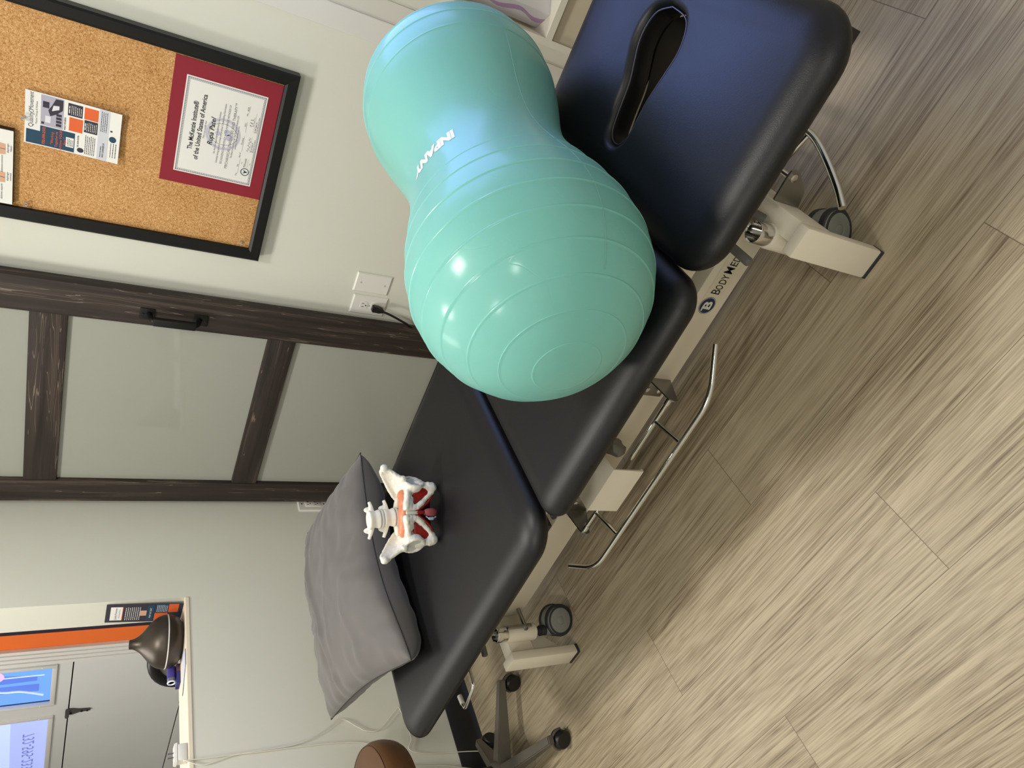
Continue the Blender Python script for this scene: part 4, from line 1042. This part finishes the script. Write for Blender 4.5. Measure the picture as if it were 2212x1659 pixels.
t, p = plate('power_outlet', -1.288, Z(-.8275), .0785, .130, 'white wall outlet with a black plug in its lower socket')
for k, zc in enumerate((Z(-.808), Z(-.847))):
    b = nb(); xc = -1.288
    pts = []
    for a in range(0, 360, 12):
        x = .0172*math.cos(math.radians(a)); z = max(-.0135, min(.0135, .0172*math.sin(math.radians(a)))); pts.append((xc+x, zc+z))
    prism(b, pts, lambda a, c, d: Vector((a, YB-.0075+d, c)), .003); so = obj('socket', b, MT['white'], t, smooth=False)
    b = nb(); box(b, xc-.0078, xc-.0056, YB-.0078, YB-.0074, zc-.001, zc+.0075); box(b, xc+.0056, xc+.0078, YB-.0078, YB-.0074, zc+.0005, zc+.0075); lathe(b, [(.0026, 0), (.0026, .0005)], (xc, YB-.0074, zc-.007), (0, -1, 0), 12)
    obj('slots', b, MT['black'], so, False)
screws(t, [(-1.288, Z(-.8275))])
b = nb(); zc = Z(-.850)
prism(b, [(-.013, .013), (-.010, -.012), (-.006, -.030), (.006, -.030), (.010, -.012), (.013, .013)], lambda a, c, d: Vector((-1.288+a, YB-.010-d*1.0 + min(0, (c+.01))*.35, zc+c)), .022)
bmesh.ops.bevel(b, geom=b.edges[:], offset=.003, segments=2, affect='EDGES'); plug_bm = b
b = nb(); tube(b, smooth_path([(-1.288, YB-.034, zc-.026), (-1.293, YB-.040, zc-.055), (-1.318, YB-.040, zc-.12), (-1.352, YB-.040, zc-.20), (-1.36, YB-.05, zc-.30), (-1.30, YB-.12, .012), (-1.20, 1.75, .008), (-1.1, 1.35, .008), (-1.10, 1.16, .03), (-1.15, 1.13, .20)], 8), .0042, 10); pc = obj('power_cord', b, MT['black'], tt, label='black power cord plugged into the wall'); obj('plug', plug_bm, MT['black'], pc)
# outlet on the left wall, half hidden by the sliding door
lo = thing('power_outlet', (XL, 2.092, Z(-.845)), 'white wall outlet half hidden behind the sliding door edge', 'wall plate')
b = nb(); cy_, cz_ = 2.094, Z(-.86)
lay = [(0, 0), (0, .0025), (.004, .0062)]
R_ = [[b.verts.new((XL+d, cy_+sy*(.040-i), cz_+sz*(.065-i))) for sy, sz in ((-1, -1), (1, -1), (1, 1), (-1, 1))] for i, d in lay]
for A, B in zip(R_, R_[1:]):
    for k in range(4): b.faces.new((A[k], A[(k+1) % 4], B[(k+1) % 4], B[k]))
b.faces.new(R_[0]); b.faces.new(R_[-1]); obj('cover_plate', b, MT['white'], lo, smooth=False)
obj('socket', bx(XL+.005, XL+.0085, cy_-.017, cy_+.017, cz_-.034, cz_+.034, bev=.001), MT['white'], lo)
b = nb()
for zz in (.018, -.014):
    box(b, XL+.0084, XL+.0089, cy_-.008, cy_-.0055, cz_+zz, cz_+zz+.008); box(b, XL+.0084, XL+.0089, cy_+.0055, cy_+.008, cz_+zz, cz_+zz+.008); lathe(b, [(.0026, 0), (.0026, .0005)], (XL+.0084, cy_-.001, cz_+zz-.006), (1, 0, 0), 10)
obj('slots', b, MT['black'], lo, False)
for zz in (.048, -.048): obj('screw', lathe(nb(), [(.0038, 0), (0, .0012)], (XL+.0062, cy_-.002, cz_+zz), (1, 0, 0), 10), MT['steel'], lo)
# marks on the paint are part of the wall material; the low shelf
SY0 = 1.80
sx0, sx1, sz1 = -.216, .60, .80
sf = thing('shelf_unit', ((sx0+sx1)/2, 1.95, 0), 'low white shelf unit against the back wall behind the head of the table', 'shelf unit')
WS = M('white_laminate', (228, 222, 206), .45)
obj('side_panel', bx(sx0, sx0+.017, SY0, YB-.02, 0, sz1), WS, sf, False); obj('side_panel', bx(sx1-.017, sx1, SY0, YB-.02, 0, sz1), WS, sf, False)
shz = Z(-.940)
obj('shelf_board', bx(sx0+.017, sx1-.017, SY0, YB-.026, shz-.0, shz+.018), WS, sf, False)
obj('top_board', bx(sx0+.017, sx1-.017, SY0, YB-.026, sz1-.018, sz1), WS, sf, False)
obj('bottom_board', bx(sx0+.017, sx1-.017, SY0+.02, YB-.026, .06, .078), WS, sf, False)
obj('front_panel', bx(sx0+.0175, sx1-.0175, SY0+.012, SY0+.026, .08, shz-.001), M('panel_cream', (206, 194, 170), .5), sf, False, label='cream lower front panel')
obj('back_board', bx(sx0+.017, sx1-.017, YB-.026, YB-.02, .0, sz1-.001), WS, sf, False)
bxp = thing('product_box', (-.06, 1.90, shz+.018), 'white carton with purple and gold print on the white shelf', 'box')
# carton turned on the shelf
ca, sa = math.cos(math.radians(42)), math.sin(math.radians(42))
BO = Vector((-.148, 1.828, shz+.0185))
def carton(a, bq, c): return BO + Vector((ca*a - sa*bq, sa*a + ca*bq, c))
CW, CDp, CH = .14, .066, .205
b = nb(); vs = [b.verts.new(carton(*p)) for p in ((0, 0, 0), (CW, 0, 0), (CW, CDp, 0), (0, CDp, 0), (0, 0, CH), (CW, 0, CH), (CW, CDp, CH), (0, CDp, CH))]
for q in ((3, 2, 1, 0), (4, 5, 6, 7), (0, 1, 5, 4), (1, 2, 6, 5), (2, 3, 7, 6), (3, 0, 4, 7)): b.faces.new([vs[i] for i in q])
ct = obj('carton', b, M('carton_white', (224, 220, 224), .45), bxp, False)
mpb = lambda a, c, d: carton(a, -.0006-d, c)
b = nb(); text(b, 'SILICONE', .017, mpb, .052, .030, d=.0003, shear=.2); text(b, 'DILATOR SET', .017, mpb, .052, .013, d=.0003, shear=.2); flat('carton_lettering', b, MT['ink'], ct)
b = nb(); tube(b, smooth_path([mpb(.055, .075, .0005), mpb(.072, .068, .0005), mpb(.082, .080, .0005), mpb(.10, .082, .0005), mpb(.115, .1, .0005)], 5), .003, 6); flat('carton_swirl', b, M('print_gold', (170, 120, 96), .5), ct)
b = nb(); mps = lambda a, c, d: carton(-.0006-d, a, c)
pts = [(.022+.010*math.sin(k*.8), CH*k/14) for k in range(15)]
prism(b, pts + [(x_+.014+.006*math.cos(z_*60), z_) for x_, z_ in pts[::-1]], mps, .0001)
flat('carton_splash', b, M('print_purple', (186, 152, 190), .5), ct)

# ------------------------------------------------------------------ things on the sill
SZ = Z(-.336)
df = thing('aroma_diffuser', (-2.405, 1.532, SZ), 'dark bronze teardrop aroma diffuser on the sill', 'aroma diffuser')
dc = (-2.405, 1.532, SZ)
obj('diffuser_base', lathe(nb(), [(.055, .001), (.062, 0), (.064, .004), (.078, .014), (.087, .030), (.0905, .046), (.0905, .0485)], dc, (0, 0, 1), 48), MT['bronze'], df)
obj('light_ring', lathe(nb(), [(.088, .0487), (.0912, .0487), (.0912, .0525), (.088, .0525)], dc, (0, 0, 1), 48), MT['white'], df, label='pale ring round the middle')
pr = [(.0905, .0527), (.0895, .062), (.085, .076), (.076, .090), (.062, .104), (.046, .117), (.032, .129), (.022, .142), (.0165, .154), (.0155, .164), (.0125, .164), (.0125, .150), (0, .148)]
obj('diffuser_cover', lathe(nb(), [(p.x, p.z) for p in smooth_path([(r_, 0, h_) for r_, h_ in pr[:10]], 5)]+pr[10:], dc, (0, 0, 1), 48), MT['bronze'], df, angle=60)
# rack card leaning on the jamb
rc = thing('rack_card', (-2.395, 1.644, SZ), 'tall dark rack card leaning on the jamb behind the diffuser', 'flyer')
def mpr(a, c, d):                             # a = 0..0.1 away from the room, c = height
    return Vector((XL-.012-a, OY1-.0025-.014*(1-c/.24)-d, SZ+.001+c))
b = nb(); sheet(b, 0, .103, 0, .240, mpr, .0006, 1, 1); rk = obj('card_sheet', b, MT['char'], rc, False)
def rp(nm, m, *qs):
    bm = nb()
    for q_ in qs: rect(bm, .103-q_[1], .103-q_[0], .240-q_[3], .240-q_[2], mpr, .0009)
    flat(nm, bm, m, rk)
rp('title_panel', MT['paper'], (.012, .088, .014, .050)); rp('red_rule', MT['orange'], (.012, .088, .0502, .052))
rp('teal_panel', MT['teal'], (.006, .097, .128, .148), (.052, .101, .152, .192), (.002, .050, .196, .236)); rp('orange_panel', MT['orange'], (.002, .050, .152, .194), (.053, .101, .194, .226))
rp('photo_hand', skin, (.036, .066, .106, .126))
b = nb(); mpr2 = lambda a, c, d: mpr(.103-a, .240-c, d+.0012)
tx = lambda bm, s_, sz, a, c, **k: text(bm, s_, sz, lambda p_, q_, d: mpr(.103-p_, .240+q_, d+.0012), a, -c, **k)
for k in range(8): fine_print(b, .012, -.062-.0062*k, .074, .0034, lambda p_, q_, d: mpr(.103-p_, .240+q_, d+.0012), 0)
tx(b, 'WHAT WE TREAT', .008, .022, .141, width=.058)
for k in range(7): fine_print(b, .056, -.159-.0052*k, .040, .0028, lambda p_, q_, d: mpr(.103-p_, .240+q_, d+.0012), 0)
flat('white_lettering', b, MT['paper'], rk)
b = nb(); tx(b, 'Quality Movement', .010, .016, .034, width=.066); tx(b, 'Physical Therapy & Wellness', .005, .024, .043, width=.05); flat('title_lettering', b, MT['inkgrey'], rk)
# clear tube with a purple label on two small cartons
sb = tag(obj('small_box', bx(-2.488, -2.445, 1.395, 1.438, SZ, SZ+.012, bev=.0005), M('box_navy', (40, 42, 110), .5), None, False), 'small dark blue carton under the clear tube on the sill', 'box')
sb2 = tag(obj('small_box', bx(-2.486, -2.447, 1.440, 1.468, SZ, SZ+.012, bev=.0005), M('box_plum', (92, 62, 74), .5), None, False), 'small plum carton next to the blue one on the sill', 'box')
tb_ = thing('clear_tube', (-2.468, 1.44, SZ+.0124), 'clear plastic tube with a purple label lying on small cartons on the sill', 'tube')
o_ = (-2.468, 1.412, SZ+.0124+.0135)
obj('tube_wall', lathe(nb(), [(.0135, 0), (.0135, .056), (.0105, .056), (.0105, 0), (.0135, 0)], o_, (0, 1, .0), 28), MT['clear'], tb_)
b = nb(); tube(b, [(o_[0]+.0118*math.cos(k*PI/10), o_[1]-.002, o_[2]+.0118*math.sin(k*PI/10)) for k in range(20)], .0028, 8, closed=True); obj('end_ring', b, M('ring_frost', (226, 232, 244), .15), tb_)
obj('purple_label', lathe(nb(), [(.0138, .012), (.0141, .012), (.0141, .053), (.0138, .053)], o_, (0, 1, 0), 28), M('label_purple', (70, 62, 140), .4), tb_)
b = nb(); prism(b, [(-2.400, 1.320), (-2.318, 1.385), (-2.318, 1.445), (-2.395, 1.470)], lambda a, c, d: Vector((a, c, SZ+.0004+d)), .0006)
pl = obj('paper_sleeve', b, M('sleeve_white', (228, 228, 246), .3), None, False); tag(pl, 'white paper sleeve with a dark edge on the sill before the diffuser', 'paper')
b = nb(); tube(b, [(-2.400, 1.320, SZ+.0016), (-2.320, 1.385, SZ+.0016), (-2.320, 1.443, SZ+.0016)], .0009, 6); obj('dark_edge', b, MT['ink'], pl)
# phone charger with upturned prongs, and its lead
ch = thing('usb_charger', (-2.335, 1.097, SZ), 'white plug-in charger lying prongs up on the sill', 'charger')
obj('charger_body', bx(-2.352, -2.318, 1.072, 1.124, SZ+.0005, SZ+.030, bev=.005, seg=3), MT['white'], ch)
b = nb(); prism(b, [(-.017, -.029), (.017, -.029), (.017, .029), (-.017, .029)], lambda a, c, d: Vector((-2.335+a*(1-d*8), 1.098+c*(1-d*8), SZ+.030+d)), .008); obj('charger_face', b, MT['white'], ch, False)
for yy in (1.092, 1.105): obj('prong', bx(-2.340, -2.333, yy-.0008, yy+.0008, SZ+.037, SZ+.054), MT['steel'], ch, False)
XC = XL+.004
C1 = [(1.066, .006), (1.061, -.08), (1.058, -.20), (1.058, -.319), (1.080, -.398), (1.115, -.474), (1.083, -.525), (1.063, -.554), (1.061, -.603), (1.117, -.676), (1.12, -.69), (1.015, -.706), (.975, -.69), (.95, -.75), (.93, -.90), (.92, -.962)]
C2 = [(1.0665, .010), (1.044, -.041), (1.057, -.121), (1.054, -.203), (1.043, -.407), (1.026, -.530), (.994, -.580), (.93, -.66), (.90, -.80), (.87, -.90), (.86, -.962)]
lead_w = M('white_lead', (226, 222, 210), .45)
for nm, C_, lab in (('charging_cable', C1, 'thin white cable looping down the left wall, the one that bows behind the table'), ('charging_cable', C2, 'thin white cable hanging down the left wall, the straighter one ending behind the stool')):
    b = nb(); pts = [(-2.325, C_[0][0]+.002, SZ+.008)] + [(XC+.003, y, SZ+z) for k, (y, z) in enumerate(C_)]
    tube(b, smooth_path(pts, 8), .0016, 8); tag(obj(nm, b, lead_w, None), lab, 'cable', 'white charging cables')

# ------------------------------------------------------------------ stool at the lower left
SC = Vector((-2.105, .760, 0)); 
sto = thing('rolling_stool', SC, 'round brown leather rolling stool with a grey five-star base by the left wall', 'stool')
br_l = M('brown_leather', (96, 64, 38), .45, bump=(220, .15, .0008), var=(9, .35, (1, 1, 1)))
SS = Vector((-2.120, .735, 0)); tz = .525
prof = [(0, -.095), (.15, -.095), (.172, -.088), (.182, -.07), (.187, -.045), (.186, -.022), (.180, -.007), (.176, -.003), (.172, -.0005), (.14, .012), (.09, .020), (.04, .023), (0, .024)]
obj('seat', lathe(nb(), [(max(0, p.x), p.z) for p in smooth_path([(r_, 0, h_) for r_, h_ in prof], 4)], (SS.x, SS.y, tz), (0, 0, 1), 56), br_l, sto, angle=70)
b = nb(); tube(b, [(SS.x+.1765*math.cos(2*PI*k/56), SS.y+.1765*math.sin(2*PI*k/56), tz-.0025) for k in range(56)], .0016, 6, closed=True); obj('seat_piping', b, M('piping_brown', (60, 36, 20), .5), sto)
obj('gas_column', lathe(nb(), [(.026, .10), (.026, .28), (.019, .282), (.014, .30), (.014, .44)], SC, (0, 0, 1), 24), MT['black'], sto)
st_g = M('stool_grey', (104, 98, 90), .45, metal=.3)
obj('hub', lathe(nb(), [(.034, .055), (.040, .06), (.038, .118), (.033, .124), (0, .124)], SC, (0, 0, 1), 28), st_g, sto)
def swivel(c, ax_, parent):
    ax_ = Vector(ax_).normalized(); c = Vector(c)
    cs = obj('caster', lathe(nb(), [(.0255, -.006), (.0262, -.002), (.0262, .016), (.022, .021), (0, .0215)], c, ax_, 24), MT['black'], parent)
    b = nb(); lathe(b, [(.0255, -.006), (.0262, -.002), (.0262, .016), (.022, .021), (0, .0215)], c, -ax_, 24)
    obj('wheel', b, MT['black'], cs)
    b = nb()
    for k in range(13):
        a = math.radians(20+140*k/12); p2 = Vector((0, 0, 1)); pr_ = ax_.cross(p2)
    tube(b, [c+(ax_.cross(Vector((0, 0, 1)))*math.cos(math.radians(a))+Vector((0, 0, 1))*math.sin(math.radians(a)))*.029 for a in range(0, 181, 15)], .004, 8)
    tube(b, [c+Vector((0, 0, .026)), c+Vector((0, 0, .048))], .006, 10)
    obj('caster_hood', b, M('hood_brown', (84, 76, 68), .5), cs)
for k in range(5):
    a = math.radians((-9, 57, 128, 200, 275)[k]); d = Vector((math.cos(a), math.sin(a), 0)); n_ = Vector((-d.y, d.x, 0)); rr = (.288, .262, .19, .175, .26)[k]
    b = nb(); P0 = SC + d*.03; P1 = SC + d*(rr+.012)
    sec0 = [(-.021, .058), (.021, .058), (.018, .108), (-.018, .108)]; sec1 = [(-.014, .056), (.014, .056), (.012, .076), (-.012, .076)]
    A = [b.verts.new(P0+n_*u+Vector((0, 0, z))) for u, z in sec0]; B = [b.verts.new(P1+n_*u+Vector((0, 0, z))) for u, z in sec1]
    for i in range(4): b.faces.new((A[i], A[(i+1) % 4], B[(i+1) % 4], B[i]))
    b.faces.new(A); b.faces.new(B); bmesh.ops.bevel(b, geom=b.edges[:], offset=.003, segments=2, affect='EDGES')
    lg = obj('base_leg', b, st_g, sto)
    axw = {0: (.75, -.66, 0), 1: (.70, -.71, 0)}.get(k, (math.cos(a+1.2), math.sin(a+1.2), 0))
    swivel(SC + d*rr + Vector((0, 0, .0265)), axw, lg)

# ------------------------------------------------------------------ mesh chair in the next room
oc = thing('mesh_chair', (-2.95, 1.92, -.01), 'black mesh-back office chair seen through the opening', 'office chair')
OX, OYc, Otop = -2.82, 1.80, Z(-.275)
th_ = math.radians(35)
def cha(a, c, d): return Vector((OX + math.cos(th_)*a + math.sin(th_)*d, OYc + math.sin(th_)*a - math.cos(th_)*d, c))
def outline(t, ins):                         # back frame outline: rounded top narrowing below
    pts = rrect(-.22+ins, .22-ins, Otop-.46+ins, Otop-ins, .12-ins*.5, 8); return pts
b = nb(); pts = outline(0, .02); tube(b, [cha(a, c, -.03*(1-((c-Otop+.23)/.23)**2)-.02) for a, c in pts], .021, 10, closed=True); obj('back_frame', b, MT['black'], oc)
b = nb(); A = [b.verts.new(cha(a, c, -.03*(1-((c-Otop+.23)/.23)**2)-.02)) for a, c in outline(0, .02)]; b.faces.new(A)
obj('back_mesh', b, M('chair_mesh', (112, 112, 110), .8), oc, label='grey mesh back panel')
b = nb(); lathe(b, [(0, 0), (.20, 0), (.235, .02), (.24, .05), (.20, .075), (0, .08)], cha(0, .42, -.24), (0, 0, 1), 32); obj('seat', b, MT['black'], oc)
b = nb(); tube(b, [cha(0, Otop-.36, .0), cha(0, .42, .02), cha(0, .40, -.18)], .02, 8); obj('back_support', b, MT['black'], oc)
b = nb(); cb_ = cha(0, 0, -.24); lathe(b, [(.025, .08), (.025, .43)], (cb_.x, cb_.y, 0), (0, 0, 1), 16); obj('gas_column', b, MT['black'], oc)
for k in range(5):
    a = math.radians(20+72*k); b = nb(); tube(b, [(cb_.x, cb_.y, .09), (cb_.x+.27*math.cos(a), cb_.y+.27*math.sin(a), .065)], [.024, .014], 8); obj('base_leg', b, MT['black'], oc)
    b = nb(); ell(b, (cb_.x+.27*math.cos(a), cb_.y+.27*math.sin(a), .02), (.028, .028, .030), 12); obj('caster', b, MT['black'], oc)
